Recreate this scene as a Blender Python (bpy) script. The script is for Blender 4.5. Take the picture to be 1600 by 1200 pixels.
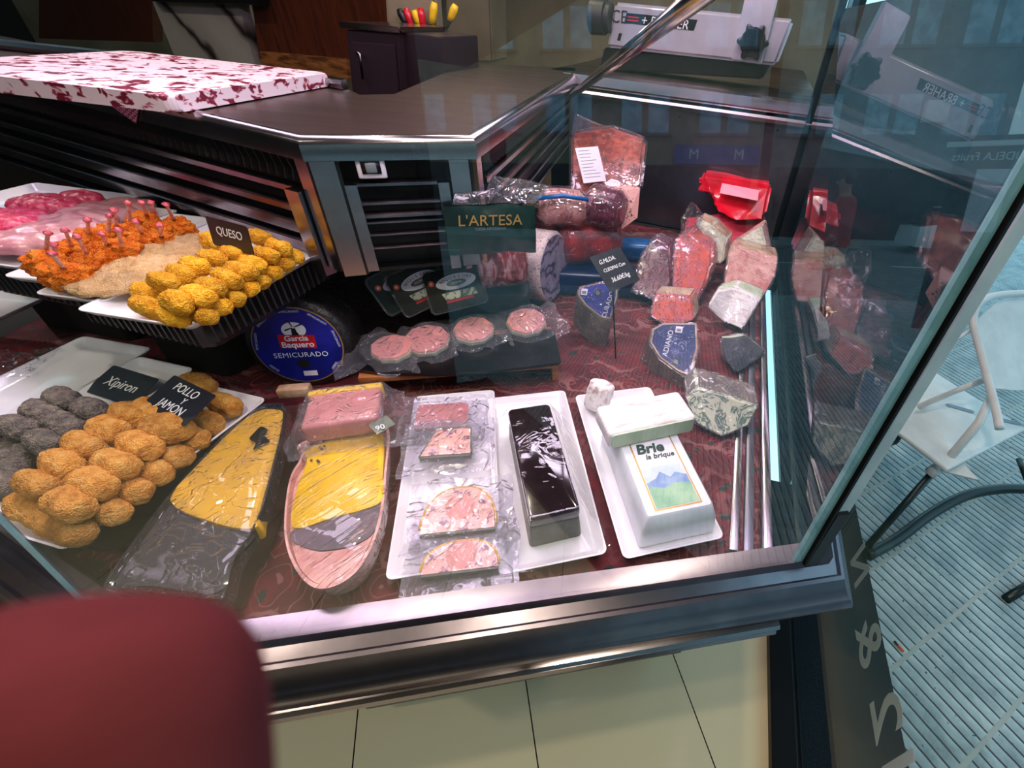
import bpy, bmesh, math, random
from mathutils import Vector, Matrix, noise
random.seed(7)
PI=math.pi
for o in list(bpy.data.objects): bpy.data.objects.remove(o)
SC=bpy.context.scene
COL=SC.collection
def lin(r,g,b):
    f=lambda c:(c/255/12.92) if c/255<=0.04045 else ((c/255+0.055)/1.055)**2.4
    return (f(r),f(g),f(b),1)

# ------------------------------------------------------------ camera
H=1.55; CX,CY,FP=979.0,600.0,723.0
_dn=Vector((885-CX,-(1505-CY),-FP)).normalized(); _up=-_dn
_fw=Vector((0,0,-1)); _fy=(_fw-_up*_fw.dot(_up)).normalized(); _fx=_fy.cross(_up)
CM=Matrix((_fx,_fy,_up))                     # camera space -> world
CAM=Vector((0,0,H))
cd=bpy.data.cameras.new('camera'); cam=bpy.data.objects.new('camera',cd); COL.objects.link(cam)
cam.matrix_world=Matrix.Translation(CAM)@CM.to_4x4()
cd.sensor_fit='HORIZONTAL'; cd.sensor_width=36; cd.lens=36*FP/1600
cd.shift_x=(800-CX)/1600; cd.shift_y=0; cd.clip_start=0.004; cd.clip_end=200
cd.dof.use_dof=True; cd.dof.focus_distance=1.15; cd.dof.aperture_fstop=cd.lens/1.3
SC.camera=cam
SC.view_settings.view_transform='Standard'; SC.view_settings.look='None'
SC.view_settings.gamma=1; SC.view_settings.use_curve_mapping=False
SC.view_settings.exposure=0.0

# ------------------------------------------------------------ world and lights
w=bpy.data.worlds.new('sky'); SC.world=w; w.use_nodes=True
nt=w.node_tree; bg=nt.nodes['Background']
tc=nt.nodes.new('ShaderNodeTexCoord'); nz=nt.nodes.new('ShaderNodeTexNoise'); nz.inputs['Scale'].default_value=2.2; nz.inputs['Detail'].default_value=5
cr=nt.nodes.new('ShaderNodeValToRGB'); cr.color_ramp.elements[0].position=.4; cr.color_ramp.elements[0].color=(.30,.62,.80,1); cr.color_ramp.elements[1].position=.65; cr.color_ramp.elements[1].color=(.50,.78,.88,1)
nt.links.new(tc.outputs['Generated'],nz.inputs['Vector']); nt.links.new(nz.outputs['Fac'],cr.inputs['Fac']); nt.links.new(cr.outputs['Color'],bg.inputs['Color'])
bg.inputs['Strength'].default_value=2.1
def area(name,loc,rot,sx,sy,energy,color):
    l=bpy.data.lights.new(name,'AREA'); l.shape='RECTANGLE'; l.size=sx; l.size_y=sy; l.energy=energy; l.color=color
    o=bpy.data.objects.new(name,l); COL.objects.link(o); o.location=loc; o.rotation_euler=rot; return o
PINK=(.98,.76,1.0)
area('case_light',(-1.15,1.05,2.02),(0,0,math.radians(-20)),1.7,.22,11.5,PINK)
area('case_light',(-.05,.68,2.02),(0,0,math.radians(14.6)),1.0,.22,10.5,PINK)
area('case_light',(-.1,1.75,2.02),(0,0,math.radians(14.6)),1.2,.14,10,PINK)
for (lx,ly) in ((-1.6,-.6),(.1,-.5),(-.2,.0),(-.9,2.6),(.3,3.4),(-2.6,1.6),(.15,1.75),(-1.0,1.5)):  # the spot above the rear of the case is added to brighten the slicer
    l=bpy.data.lights.new('ceiling_spot','SPOT'); l.energy=44; l.color=(1,.86,.66); l.spot_size=math.radians(110); l.spot_blend=.6; l.shadow_soft_size=.04
    o=bpy.data.objects.new('ceiling_spot',l); COL.objects.link(o); o.location=(lx,ly,2.82)

# ------------------------------------------------------------ geometry helpers
def at(px,py,z):
    d=CM@Vector((px-CX,-(py-CY),-FP)); s=(z-H)/d.z; return CAM+d*s
def hitp(px,py,p0,n):
    d=CM@Vector((px-CX,-(py-CY),-FP)); s=(Vector(p0)-CAM).dot(Vector(n))/d.dot(Vector(n)); return CAM+d*s
def tag(o,label=None,cat=None,group=None,kind=None):
    if label: o['label']=label
    if cat: o['category']=cat
    if group: o['group']=group
    if kind: o['kind']=kind
    return o
def empty(name,loc=(0,0,0),rz=0,label=None,cat=None,group=None,kind=None,mat=None):
    o=bpy.data.objects.new(name,None); COL.objects.link(o); o.empty_display_size=.02
    if mat is not None: o.matrix_world=mat
    else: o.location=loc; o.rotation_euler=(0,0,rz)
    bpy.context.view_layer.update()
    return tag(o,label,cat,group,kind)
def obj(name,bm,mats,parent=None,smooth=True,label=None,cat=None,group=None,kind=None,mw=None,loc=None,rz=0):
    if isinstance(bm,bmesh.types.BMesh):
        me=bpy.data.meshes.new(name); bm.normal_update(); bm.to_mesh(me); bm.free()
    else: me=bm
    if not isinstance(mats,(list,tuple)): mats=[mats]
    if not me.materials:
        for m in mats: me.materials.append(m)
    if smooth:
        me.polygons.foreach_set('use_smooth',[True]*len(me.polygons))
        if smooth=='auto': me.set_sharp_from_angle(angle=math.radians(35))
    o=bpy.data.objects.new(name,me); COL.objects.link(o)
    if parent: o.parent=parent
    if mw is not None: o.matrix_world=mw
    if loc is not None: o.location=loc; o.rotation_euler=(0,0,rz)
    return tag(o,label,cat,group,kind)
def box(bm,x0,y0,z0,x1,y1,z1,mi=0,bev=0,seg=2):
    vs=[bm.verts.new((x,y,z)) for z in (z0,z1) for (x,y) in ((x0,y0),(x1,y0),(x1,y1),(x0,y1))]
    fs=[bm.faces.new([vs[i] for i in f]) for f in ((3,2,1,0),(4,5,6,7),(0,1,5,4),(1,2,6,5),(2,3,7,6),(3,0,4,7))]
    for f in fs: f.material_index=mi
    if bev:
        es=list({e for f in fs for e in f.edges})
        bmesh.ops.bevel(bm,geom=es,offset=bev,segments=seg,affect='EDGES',profile=.5,material=-1)
    return bm
def nb(): return bmesh.new()
def bx(*a,**k): return box(nb(),*a,**k)
def prism(pts,z0,z1,bev=0,seg=2,mi=0,bm=None,topmi=None):
    bm=bm or nb(); n=len(pts)
    a=[bm.verts.new((p[0],p[1],z0)) for p in pts]; b=[bm.verts.new((p[0],p[1],z1)) for p in pts]
    fs=[bm.faces.new(a[::-1]),bm.faces.new(b)]
    if topmi is not None: fs[1].material_index=topmi
    for i in range(n):
        f=bm.faces.new((a[i],a[(i+1)%n],b[(i+1)%n],b[i])); f.material_index=mi; fs.append(f)
    if topmi is None:
        for f in fs: f.material_index=mi
    if bev:
        es=list({e for f in fs for e in f.edges})
        bmesh.ops.bevel(bm,geom=es,offset=bev,segments=seg,affect='EDGES',profile=.5)
    return bm
def rrect(hx,hy,r,seg=5):
    out=[]
    for (sx,sy,a0) in ((1,1,0),(-1,1,90),(-1,-1,180),(1,-1,270)):
        for i in range(seg+1):
            a=math.radians(a0+90*i/seg); out.append((sx*(hx-r)+r*math.cos(a),sy*(hy-r)+r*math.sin(a)))
    return out
def loft(rings,bm=None,capa=True,capb=True,mi=0,closed=True):
    bm=bm or nb(); R=[[bm.verts.new(p) for p in r] for r in rings]; n=len(R[0])
    for k in range(len(R)-1):
        for i in range(n if closed else n-1):
            f=bm.faces.new((R[k][i],R[k][(i+1)%n],R[k+1][(i+1)%n],R[k+1][i])); f.material_index=mi
    if capa and closed: bm.faces.new(R[0][::-1]).material_index=mi
    if capb and closed: bm.faces.new(R[-1]).material_index=mi
    return bm
def tube(pts,r,bm=None,n=10,mi=0,caps=True,radii=None):
    pts=[Vector(p) for p in pts]; rings=[]
    up=Vector((0,0,1))
    t0=(pts[1]-pts[0]).normalized()
    nrm=t0.cross(up)
    if nrm.length<.1: nrm=t0.cross(Vector((1,0,0)))
    nrm.normalize()
    for i,p in enumerate(pts):
        t=(pts[min(i+1,len(pts)-1)]-pts[max(i-1,0)]).normalized()
        nrm=(nrm-t*nrm.dot(t)).normalized(); b=t.cross(nrm)
        rr=radii[i] if radii else r
        rings.append([p+(nrm*math.cos(2*PI*j/n)+b*math.sin(2*PI*j/n))*rr for j in range(n)])
    return loft(rings,bm,caps,caps,mi)
def catmull(pts,k=6):
    P=[Vector(p) for p in pts]; P=[2*P[0]-P[1]]+P+[2*P[-1]-P[-2]]; out=[]
    for i in range(1,len(P)-2):
        for j in range(k):
            t=j/k; a,b,c,d=P[i-1:i+3]
            out.append(.5*((2*b)+(c-a)*t+(2*a-5*b+4*c-d)*t*t+(3*b-a-3*c+d)*t**3))
    out.append(P[-2]); return out
def offs(path,d,closed=False):
    """mitred offset of a 2-D path to its right-hand side"""
    out=[]; n=len(path)
    for i in range(n):
        p=Vector(path[i][:2]); ds=[]
        if i>0: ds.append((p-Vector(path[i-1][:2])).normalized())
        if i<n-1: ds.append((Vector(path[i+1][:2])-p).normalized())
        ns=[Vector((v.y,-v.x)) for v in ds]
        m=sum(ns,Vector((0,0))).normalized(); out.append(p+m*(d/max(.2,m.dot(ns[0]))))
    return out
def sweep(path,prof,bm=None,mi=0,caps=True):
    rings=[]
    cols=[offs(path,d) for d,z in prof]
    for i in range(len(path)): rings.append([Vector((cols[j][i].x,cols[j][i].y,prof[j][1])) for j in range(len(prof))])
    bm=loft(rings,bm,caps,caps,mi); bmesh.ops.recalc_face_normals(bm,faces=bm.faces); return bm
def lathe(prof,n=48,bm=None,mi=0):
    rings=[]
    for r,z in prof: rings.append([Vector((r*math.cos(2*PI*j/n),r*math.sin(2*PI*j/n),z)) for j in range(n)])
    bm=loft(rings,bm,True,True,mi); bmesh.ops.recalc_face_normals(bm,faces=bm.faces); return bm
def frame(o,xd,yd):
    x=Vector(xd).normalized(); z=x.cross(Vector(yd)).normalized(); y=z.cross(x)
    m=Matrix((x,y,z)).transposed().to_4x4(); m.translation=Vector(o); return m
def rect(px4,z):
    """TL,TR,BR,BL pixels -> centre, angle of the TL-TR side, size along it, size across"""
    P=[at(p[0],p[1],z) for p in px4]
    c=sum(P,Vector())/4; u=((P[1]-P[0])+(P[2]-P[3]))/2; v=((P[0]-P[3])+(P[1]-P[2]))/2
    a=math.atan2(u.y,u.x); b=math.atan2(v.y,v.x)-PI/2
    while b-a>PI: b-=2*PI
    while a-b>PI: b+=2*PI
    return c,(a+b)/2,u.length,v.length

# ------------------------------------------------------------ materials
def new(name):
    m=bpy.data.materials.new(name); m.use_nodes=True; return m,m.node_tree,m.node_tree.nodes['Principled BSDF']
def N(nt,t,**k):
    n=nt.nodes.new('ShaderNode'+t)
    for a,b in k.items():
        if a in ('operation','blend_type','data_type','feature','wave_type','bands_direction','noise_dimensions','distance','wave_profile','rings_direction'): setattr(n,a,b)
        else: n.inputs[a.replace('_',' ')].default_value=b
    return n
def ramp(nt,src,stops):
    r=nt.nodes.new('ShaderNodeValToRGB'); e=r.color_ramp.elements
    while len(e)<len(stops): e.new(.5)
    for i,(p,c) in enumerate(stops): e[i].position=p; e[i].color=c
    nt.links.new(src,r.inputs['Fac']); return r
def pm(name,c,rough=.5,metal=0,c2=None,scale=20,lo=.4,hi=.6,bump=0,bscale=None,bdist=.002,spec=.5,coat=0,sss=0,stretch=None,detail=4,trans=0,rough2=None,bdetail=3):
    m,nt,b=new(name); L=nt.links.new
    b.inputs['Base Color'].default_value=c; b.inputs['Roughness'].default_value=rough; b.inputs['Metallic'].default_value=metal
    b.inputs['Specular IOR Level'].default_value=spec; b.inputs['Coat Weight'].default_value=coat; b.inputs['Coat Roughness'].default_value=.08
    if sss: b.inputs['Subsurface Weight'].default_value=sss; b.inputs['Subsurface Radius'].default_value=(.006,.003,.002); b.inputs['Subsurface Scale'].default_value=1
    if trans: b.inputs['Transmission Weight'].default_value=trans
    tc=N(nt,'TexCoord'); src=tc.outputs['Object']
    if stretch:
        mp=N(nt,'Mapping'); mp.inputs['Scale'].default_value=stretch; L(src,mp.inputs['Vector']); src=mp.outputs['Vector']
    if c2:
        n=N(nt,'TexNoise',Scale=scale,Detail=detail,Roughness=.6); L(src,n.inputs['Vector'])
        r=ramp(nt,n.outputs['Fac'],[(lo,c),(hi,c2)]); L(r.outputs['Color'],b.inputs['Base Color'])
    if rough2 is not None:
        n3=N(nt,'TexNoise',Scale=scale,Detail=4); L(src,n3.inputs['Vector']); mr=N(nt,'MapRange'); mr.inputs[3].default_value=rough; mr.inputs[4].default_value=rough2; mr.inputs[1].default_value=.3; mr.inputs[2].default_value=.7
        L(n3.outputs['Fac'],mr.inputs[0]); L(mr.outputs[0],b.inputs['Roughness'])
    if bump:
        n2=N(nt,'TexNoise',Scale=bscale or scale,Detail=bdetail); L(src,n2.inputs['Vector'])
        bp=N(nt,'Bump',Strength=bump,Distance=bdist); L(n2.outputs['Fac'],bp.inputs['Height']); L(bp.outputs['Normal'],b.inputs['Normal'])
    return m
def fres(nt,ior):
    """Fresnel that gives the same value on both faces of a sheet"""
    g=N(nt,'NewGeometry'); mr=N(nt,'MapRange'); mr.inputs[3].default_value=ior; mr.inputs[4].default_value=1/ior; nt.links.new(g.outputs['Backfacing'],mr.inputs[0])
    f=N(nt,'Fresnel'); nt.links.new(mr.outputs[0],f.inputs['IOR']); return f
G=lin
M={}
M['steel']=pm('polished_steel',G(170,160,162),.16,1,c2=G(160,152,156),scale=6,rough2=.26,stretch=(1,1,6))
M['steel_brown']=pm('bronze_tinted_steel',G(185,170,160),.14,1,c2=G(150,138,130),scale=5,rough2=.22)
M['counter']=pm('brushed_counter_steel',G(116,96,92),.36,1,c2=G(94,77,75),scale=9,lo=.35,hi=.65,rough2=.42,bump=.06,bscale=220,stretch=(.3,2,1),bdist=.0006)
M['slat']=pm('slat_steel',G(165,155,160),.2,1,c2=G(125,115,120),scale=8)
M['panel']=pm('grey_steel_panel',G(120,120,128),.32,.85,c2=G(96,96,104),scale=3)
M['black']=pm('black_plastic',G(16,15,17),.28,0,bump=.1,bscale=60)
M['blackmatte']=pm('black_matte',G(10,9,10),.7)
M['darkgrey']=pm('dark_grey_plastic',G(40,38,42),.45)
M['fin']=pm('black_rubber_fins',G(30,28,32),.45)
M['white_cer']=pm('white_ceramic',G(238,236,240),.14,0,c2=G(228,226,232),scale=8,coat=.4)
M['red_finger']=pm('fingertip_skin',G(92,36,38),.9,0,c2=G(84,32,34),scale=60,sss=.2,spec=.1)
M['white_plastic']=pm('white_plastic',G(225,228,228),.35,0,c2=G(208,212,212),scale=7)
M['green_dark']=pm('dark_green_metal',G(12,34,36),.35,.2)
M['orange_wood']=pm('pine_wood',G(196,124,70),.5,0,c2=G(160,92,48),scale=12,stretch=(1,8,8),lo=.35,hi=.65)
M['darkwood']=pm('dark_red_wood',G(96,44,24),.35,0,c2=G(58,25,14),scale=8,stretch=(6,6,.7),lo=.3,hi=.7)
M['midwood']=pm('brown_wood_trim',G(150,94,50),.4,0,c2=G(84,48,24),scale=10,stretch=(1,1,6))
M['wallcream']=pm('cream_marble_wall',G(150,136,112),.35,0,c2=G(112,96,76),scale=2.2,detail=9,lo=.35,hi=.7)
M['walldark']=pm('dark_wall',G(30,24,24),.6)
M['ceil']=pm('dark_ceiling',G(60,54,52),.8)
M['cabinet']=pm('dark_cabinet',G(52,38,42),.35,.3)
def marble():
    m,nt,b=new('veined_white_marble'); L=nt.links.new; tc=N(nt,'TexCoord')
    n=N(nt,'TexNoise',Scale=3,Detail=8,Roughness=.6,Distortion=1.2); L(tc.outputs['Object'],n.inputs['Vector'])
    w=N(nt,'TexWave',wave_type='BANDS',bands_direction='DIAGONAL',Scale=1.6,Distortion=7,Detail=4); L(tc.outputs['Object'],w.inputs['Vector'])
    r=ramp(nt,w.outputs['Fac'],[(0,G(40,34,34)),(.05,G(110,98,92)),(.18,G(150,142,138)),(1,G(165,156,150))]); L(r.outputs['Color'],b.inputs['Base Color']); b.inputs['Roughness'].default_value=.25
    return m
M['marble']=marble()
def boardmat():
    m,nt,b=new('red_speckled_nylon'); L=nt.links.new; tc=N(nt,'TexCoord')
    mp=N(nt,'Mapping'); mp.inputs['Scale'].default_value=(1,1,1.6); mp.inputs['Rotation'].default_value=(0,0,.5); L(tc.outputs['Object'],mp.inputs['Vector'])
    n=N(nt,'TexNoise',Scale=38,Detail=3,Roughness=.55,Distortion=.5); L(mp.outputs['Vector'],n.inputs['Vector'])
    r=ramp(nt,n.outputs['Fac'],[(.53,G(224,206,212)),(.56,G(190,120,135)),(.59,G(118,28,48)),(.7,G(90,14,36))]); L(r.outputs['Color'],b.inputs['Base Color'])
    b.inputs['Roughness'].default_value=.35; return m
M['board']=boardmat()
def clothmat():
    m,nt,b=new('red_paisley_cloth'); L=nt.links.new; tc=N(nt,'TexCoord'); s=tc.outputs['Object']
    n=N(nt,'TexNoise',Scale=9,Detail=2); L(s,n.inputs['Vector'])
    mx=N(nt,'Mix',data_type='RGBA'); mx.inputs[0].default_value=.10; L(s,mx.inputs[6]); L(n.outputs['Color'],mx.inputs[7])
    v=N(nt,'TexVoronoi',feature='F1',Scale=13); L(mx.outputs[2],v.inputs['Vector'])
    # scroll rings around each cell
    mm=N(nt,'Math',operation='MULTIPLY'); mm.inputs[1].default_value=46; L(v.outputs['Distance'],mm.inputs[0])
    sn=N(nt,'Math',operation='SINE'); L(mm.outputs[0],sn.inputs[0])
    w=N(nt,'TexWave',wave_type='RINGS',Scale=5,Distortion=9,Detail=3,Detail_Scale=2.2); L(s,w.inputs['Vector'])
    r1=ramp(nt,sn.outputs[0],[(.90,(0,0,0,1)),(.98,(.8,.8,.8,1))]); r2=ramp(nt,w.outputs['Fac'],[(.86,(0,0,0,1)),(.95,(.8,.8,.8,1))])
    mxx=N(nt,'Math',operation='MAXIMUM'); L(r1.outputs['Color'],mxx.inputs[0]); L(r2.outputs['Color'],mxx.inputs[1])
    zone=N(nt,'TexNoise',Scale=5,Detail=1); L(s,zone.inputs['Vector']); rz=ramp(nt,zone.outputs['Fac'],[(.42,(.15,.15,.15,1)),(.55,(1,1,1,1))])
    ml=N(nt,'Math',operation='MULTIPLY'); L(mxx.outputs[0],ml.inputs[0]); L(rz.outputs['Color'],ml.inputs[1])
    v2=N(nt,'TexVoronoi',feature='F1',Scale=26); L(mx.outputs[2],v2.inputs['Vector'])
    rr=ramp(nt,v2.outputs['Distance'],[(.16,G(26,44,36)),(.26,G(104,6,26)),(.6,G(76,3,17))])
    c=N(nt,'Mix',data_type='RGBA'); L(ml.outputs[0],c.inputs[0]); L(rr.outputs['Color'],c.inputs[6]); c.inputs[7].default_value=G(136,88,86)
    L(c.outputs[2],b.inputs['Base Color']); b.inputs['Roughness'].default_value=.75
    bp=N(nt,'Bump',Strength=.3,Distance=.002); L(n.outputs['Fac'],bp.inputs['Height']); L(bp.outputs['Normal'],b.inputs['Normal']); return m
M['cloth']=clothmat()
def crumb(name,c1,c2,c3,bs=.9):
    m,nt,b=new(name); L=nt.links.new; tc=N(nt,'TexCoord'); s=tc.outputs['Object']
    oi=N(nt,'ObjectInfo'); add=N(nt,'VectorMath',operation='ADD'); sc=N(nt,'VectorMath',operation='SCALE'); 
    cb=N(nt,'CombineXYZ'); L(oi.outputs['Random'],cb.inputs[0]); L(oi.outputs['Random'],cb.inputs[1]); L(cb.outputs[0],add.inputs[0]); L(s,add.inputs[1])
    n=N(nt,'TexNoise',Scale=60,Detail=6,Roughness=.7); L(add.outputs[0],n.inputs['Vector'])
    r=ramp(nt,n.outputs['Fac'],[(.3,c1),(.5,c2),(.72,c3)]); 
    v=N(nt,'TexVoronoi',Scale=420); L(s,v.inputs['Vector']); n2=N(nt,'TexNoise',Scale=260,Detail=4,Roughness=.75); L(s,n2.inputs['Vector'])
    hv=N(nt,'HueSaturation'); mr=N(nt,'MapRange'); mr.inputs[3].default_value=.78; mr.inputs[4].default_value=1.12; L(oi.outputs['Random'],mr.inputs[0]); L(mr.outputs[0],hv.inputs['Value']); L(r.outputs['Color'],hv.inputs['Color']); L(hv.outputs[0],b.inputs['Base Color'])
    mu=N(nt,'Math',operation='ADD'); L(v.outputs['Distance'],mu.inputs[0]); L(n2.outputs['Fac'],mu.inputs[1])
    bp=N(nt,'Bump',Strength=bs,Distance=.003); L(mu.outputs[0],bp.inputs['Height']); L(bp.outputs['Normal'],b.inputs['Normal']); b.inputs['Roughness'].default_value=.72; b.inputs['Specular IOR Level'].default_value=.3
    return m
M['crumb_gold']=crumb('golden_breadcrumb',G(176,104,36),G(222,156,70),G(238,188,108))
M['crumb_orange']=crumb('orange_breadcrumb',G(176,92,14),G(216,134,28),G(226,160,58))
M['crumb_yellow']=crumb('yellow_breadcrumb',G(196,120,12),G(240,170,26),G(250,200,70))
M['crumb_grey']=crumb('grey_breadcrumb',G(74,70,66),G(122,114,106),G(172,158,134))
M['crumb_pale']=crumb('pale_breadcrumb',G(196,146,92),G(220,180,126),G(232,202,160))
M['crumb_red']=crumb('paprika_breadcrumb',G(206,84,8),G(240,122,18),G(248,164,60),1.1)
M['patty']=pm('raw_burger_meat',G(196,44,84),.3,0,c2=G(232,120,150),scale=90,lo=.45,hi=.68,bump=.7,bscale=120,bdist=.003,spec=.5,detail=5)
M['chicken']=pm('raw_chicken',G(188,122,134),.28,0,c2=G(204,150,150),scale=34,bump=.6,bscale=60,bdist=.004,coat=.25,sss=.1)
M['bone']=pm('pink_bone',G(240,212,204),.35,0,c2=G(205,120,130),scale=60)
M['bonetip']=pm('red_bone_tip',G(190,30,60),.3,0,c2=G(220,120,130),scale=90)
M['chalk']=pm('blackboard',G(20,21,28),.35,0,c2=G(28,30,38),scale=20)
M['chalkteal']=pm('grey_blackboard',G(34,44,52),.5)
M['chalkink']=pm('white_marker_ink',G(240,240,240),.6)
M['rindblack']=pm('black_cheese_rind',G(34,28,32),.42,0,c2=G(20,16,19),scale=30,bump=.8,bscale=130,bdist=.003)
M['blue']=pm('blue_label',G(26,34,150),.3,0,c2=G(16,24,112),scale=9)
M['blue2']=pm('deep_blue_label',G(22,44,110),.3,0,c2=G(14,34,92),scale=9)
M['gold']=pm('gold_ink',G(190,150,80),.35,.4)
M['redink']=pm('red_ink',G(190,16,30),.4)
M['whiteink']=pm('white_ink',G(232,232,236),.5)
M['greyink']=pm('grey_ink',G(112,120,124),.6)
M['greenink']=pm('dark_green_ink',G(20,60,44),.5)
M['orangeink']=pm('orange_ink',G(232,92,30),.5)
M['pinkink']=pm('pink_ink',G(236,150,170),.5)
M['blackink']=pm('black_ink',G(20,20,22),.5)
M['label']=pm('white_paper_label',G(226,222,232),.5)
M['mustard']=pm('yellow_pate_fat',G(222,172,40),.35,0,c2=G(206,160,70),scale=16,lo=.4,hi=.65,bump=.15,bscale=40)
M['yellow']=pm('bright_yellow_pate',G(242,196,12),.35,0,c2=G(226,178,30),scale=20,bump=.15,bscale=60)
M['pate_dark']=pm('dark_pate',G(88,66,80),.35,0,c2=G(60,44,58),scale=30)
M['pate_pink']=pm('pink_pate',G(206,130,128),.3,0,c2=G(190,112,112),scale=24,bump=.2,bscale=60)
M['foie']=pm('pink_liver_disc',G(224,150,140),.5,0,c2=G(214,138,130),scale=90,lo=.4,hi=.65)
M['choc']=pm('dark_glazed_pate',G(28,12,16),.08,0,coat=.8)
M['pate_grey']=pm('grey_green_pate_side',G(96,98,84),.4,0,c2=G(80,80,70),scale=30)
M['brie_rind']=pm('white_bloomy_rind',G(240,234,236),.7,0,c2=G(206,188,182),scale=22,lo=.5,hi=.72,bump=.7,bscale=60,bdist=.004,stretch=(1,3,1))
M['log_rind']=pm('wrinkled_goat_rind',G(238,232,232),.7,0,c2=G(176,150,146),scale=55,lo=.5,hi=.66,bump=.9,bscale=70,bdist=.004)
M['brie_paste']=pm('pale_green_cheese_paste',G(196,212,184),.45,0,c2=G(180,198,170),scale=18)
M['cream_paste']=pm('cream_cheese_paste',G(216,214,190),.45,0,c2=G(198,196,170),scale=18)
M['greyrind']=pm('grey_brown_rind',G(116,104,96),.5,0,c2=G(84,76,72),scale=22,bump=.5,bscale=60)
M['tanrind']=pm('tan_rind',G(168,128,100),.5,0,c2=G(206,180,150),scale=18,bump=.4,bscale=60)
M['salrind']=pm('speckled_white_rind',G(226,206,206),.6,0,c2=G(150,120,124),scale=150,lo=.52,hi=.68,bump=.6,bscale=110,bdist=.003)
M['meat_red']=pm('dark_red_cured_meat',G(180,26,28),.35,0,c2=G(120,12,22),scale=18,coat=.4,bump=.3,bscale=40)
M['meat_purple']=pm('purple_cured_meat',G(84,20,44),.35,0,c2=G(140,60,86),scale=34,lo=.42,hi=.68,coat=.4,bump=.4,bscale=50)
M['meat_beef']=pm('orange_red_meat',G(136,34,30),.35,0,c2=G(190,90,70),scale=30,lo=.42,hi=.66,coat=.4,bump=.4,bscale=30)
M['salmon']=pm('salmon_meat',G(214,84,62),.4,0,c2=G(190,100,110),scale=26,lo=.42,hi=.62,coat=.3)
M['porkpink']=pm('pale_pink_meat',G(220,168,158),.4,0,c2=G(190,110,108),scale=24,lo=.45,hi=.68)
M['redplastic']=pm('red_plastic_bag',G(214,10,40),.22,0,c2=G(176,4,30),scale=8,coat=.5,bump=.4,bscale=24,bdist=.006)
M['greenbag']=pm('dark_green_bag',G(18,46,38),.3,0,c2=G(12,32,28),scale=8,bump=.3,bscale=20,bdist=.005)
M['bluefilm']=pm('blue_packaging',G(20,110,180),.25,0,c2=G(14,80,150),scale=8)
M['darkblue']=pm('dark_blue_packaging',G(14,40,84),.3,0,c2=G(10,26,60),scale=8)
M['tile']=None
def streak():
    m,nt,b=new('streaky_cured_ham'); L=nt.links.new; tc=N(nt,'TexCoord'); mp=N(nt,'Mapping'); mp.inputs['Scale'].default_value=(1,1,.16); L(tc.outputs['Object'],mp.inputs['Vector'])
    n=N(nt,'TexNoise',Scale=60,Detail=3,Distortion=.6); L(mp.outputs['Vector'],n.inputs['Vector'])
    r=ramp(nt,n.outputs['Fac'],[(.45,G(120,16,22)),(.52,G(170,40,48)),(.60,G(214,160,160)),(.68,G(226,186,186))]); L(r.outputs['Color'],b.inputs['Base Color']); b.inputs['Roughness'].default_value=.3; b.inputs['Coat Weight'].default_value=.5; return m
M['streak']=streak()
def bluecheese():
    m,nt,b=new('blue_veined_paste'); L=nt.links.new; tc=N(nt,'TexCoord')
    n=N(nt,'TexNoise',Scale=16,Detail=5,Roughness=.65,Distortion=1.5); L(tc.outputs['Object'],n.inputs['Vector'])
    a=N(nt,'Math',operation='SUBTRACT'); a.inputs[1].default_value=.5; L(n.outputs['Fac'],a.inputs[0]); ab=N(nt,'Math',operation='ABSOLUTE'); L(a.outputs[0],ab.inputs[0])
    r=ramp(nt,ab.outputs[0],[(.0,G(60,90,84)),(.018,G(110,132,122)),(.04,G(206,208,184)),(1,G(214,214,192))]); L(r.outputs['Color'],b.inputs['Base Color']); b.inputs['Roughness'].default_value=.45; return m
M['bluecheese']=bluecheese()
def agate():
    m,nt,b=new('grey_purple_cut_face'); L=nt.links.new; tc=N(nt,'TexCoord')
    w=N(nt,'TexWave',wave_type='RINGS',rings_direction='X',Scale=18,Distortion=9,Detail=2,Detail_Scale=1.2); L(tc.outputs['Object'],w.inputs['Vector'])
    r=ramp(nt,w.outputs['Fac'],[(.0,G(60,50,72)),(.25,G(140,130,160)),(1,G(166,158,184))]); L(r.outputs['Color'],b.inputs['Base Color']); b.inputs['Roughness'].default_value=.4; return m
M['agate']=agate()
def slicepate(name,base,spk):
    m,nt,b=new(name); L=nt.links.new; tc=N(nt,'TexCoord'); s=tc.outputs['Object']
    v=N(nt,'TexVoronoi',Scale=150); n=N(nt,'TexNoise',Scale=60,Detail=4,Roughness=.7); L(s,n.inputs['Vector']); L(s,v.inputs['Vector'])
    r=ramp(nt,n.outputs['Fac'],[(.56,base),(.60,spk),(.7,G(60,30,46))]); L(r.outputs['Color'],b.inputs['Base Color']); b.inputs['Roughness'].default_value=.3; b.inputs['Coat Weight'].default_value=.5; return m
M['slice_a']=slicepate('speckled_pate_slice',G(232,172,156),G(150,60,96))
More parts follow.
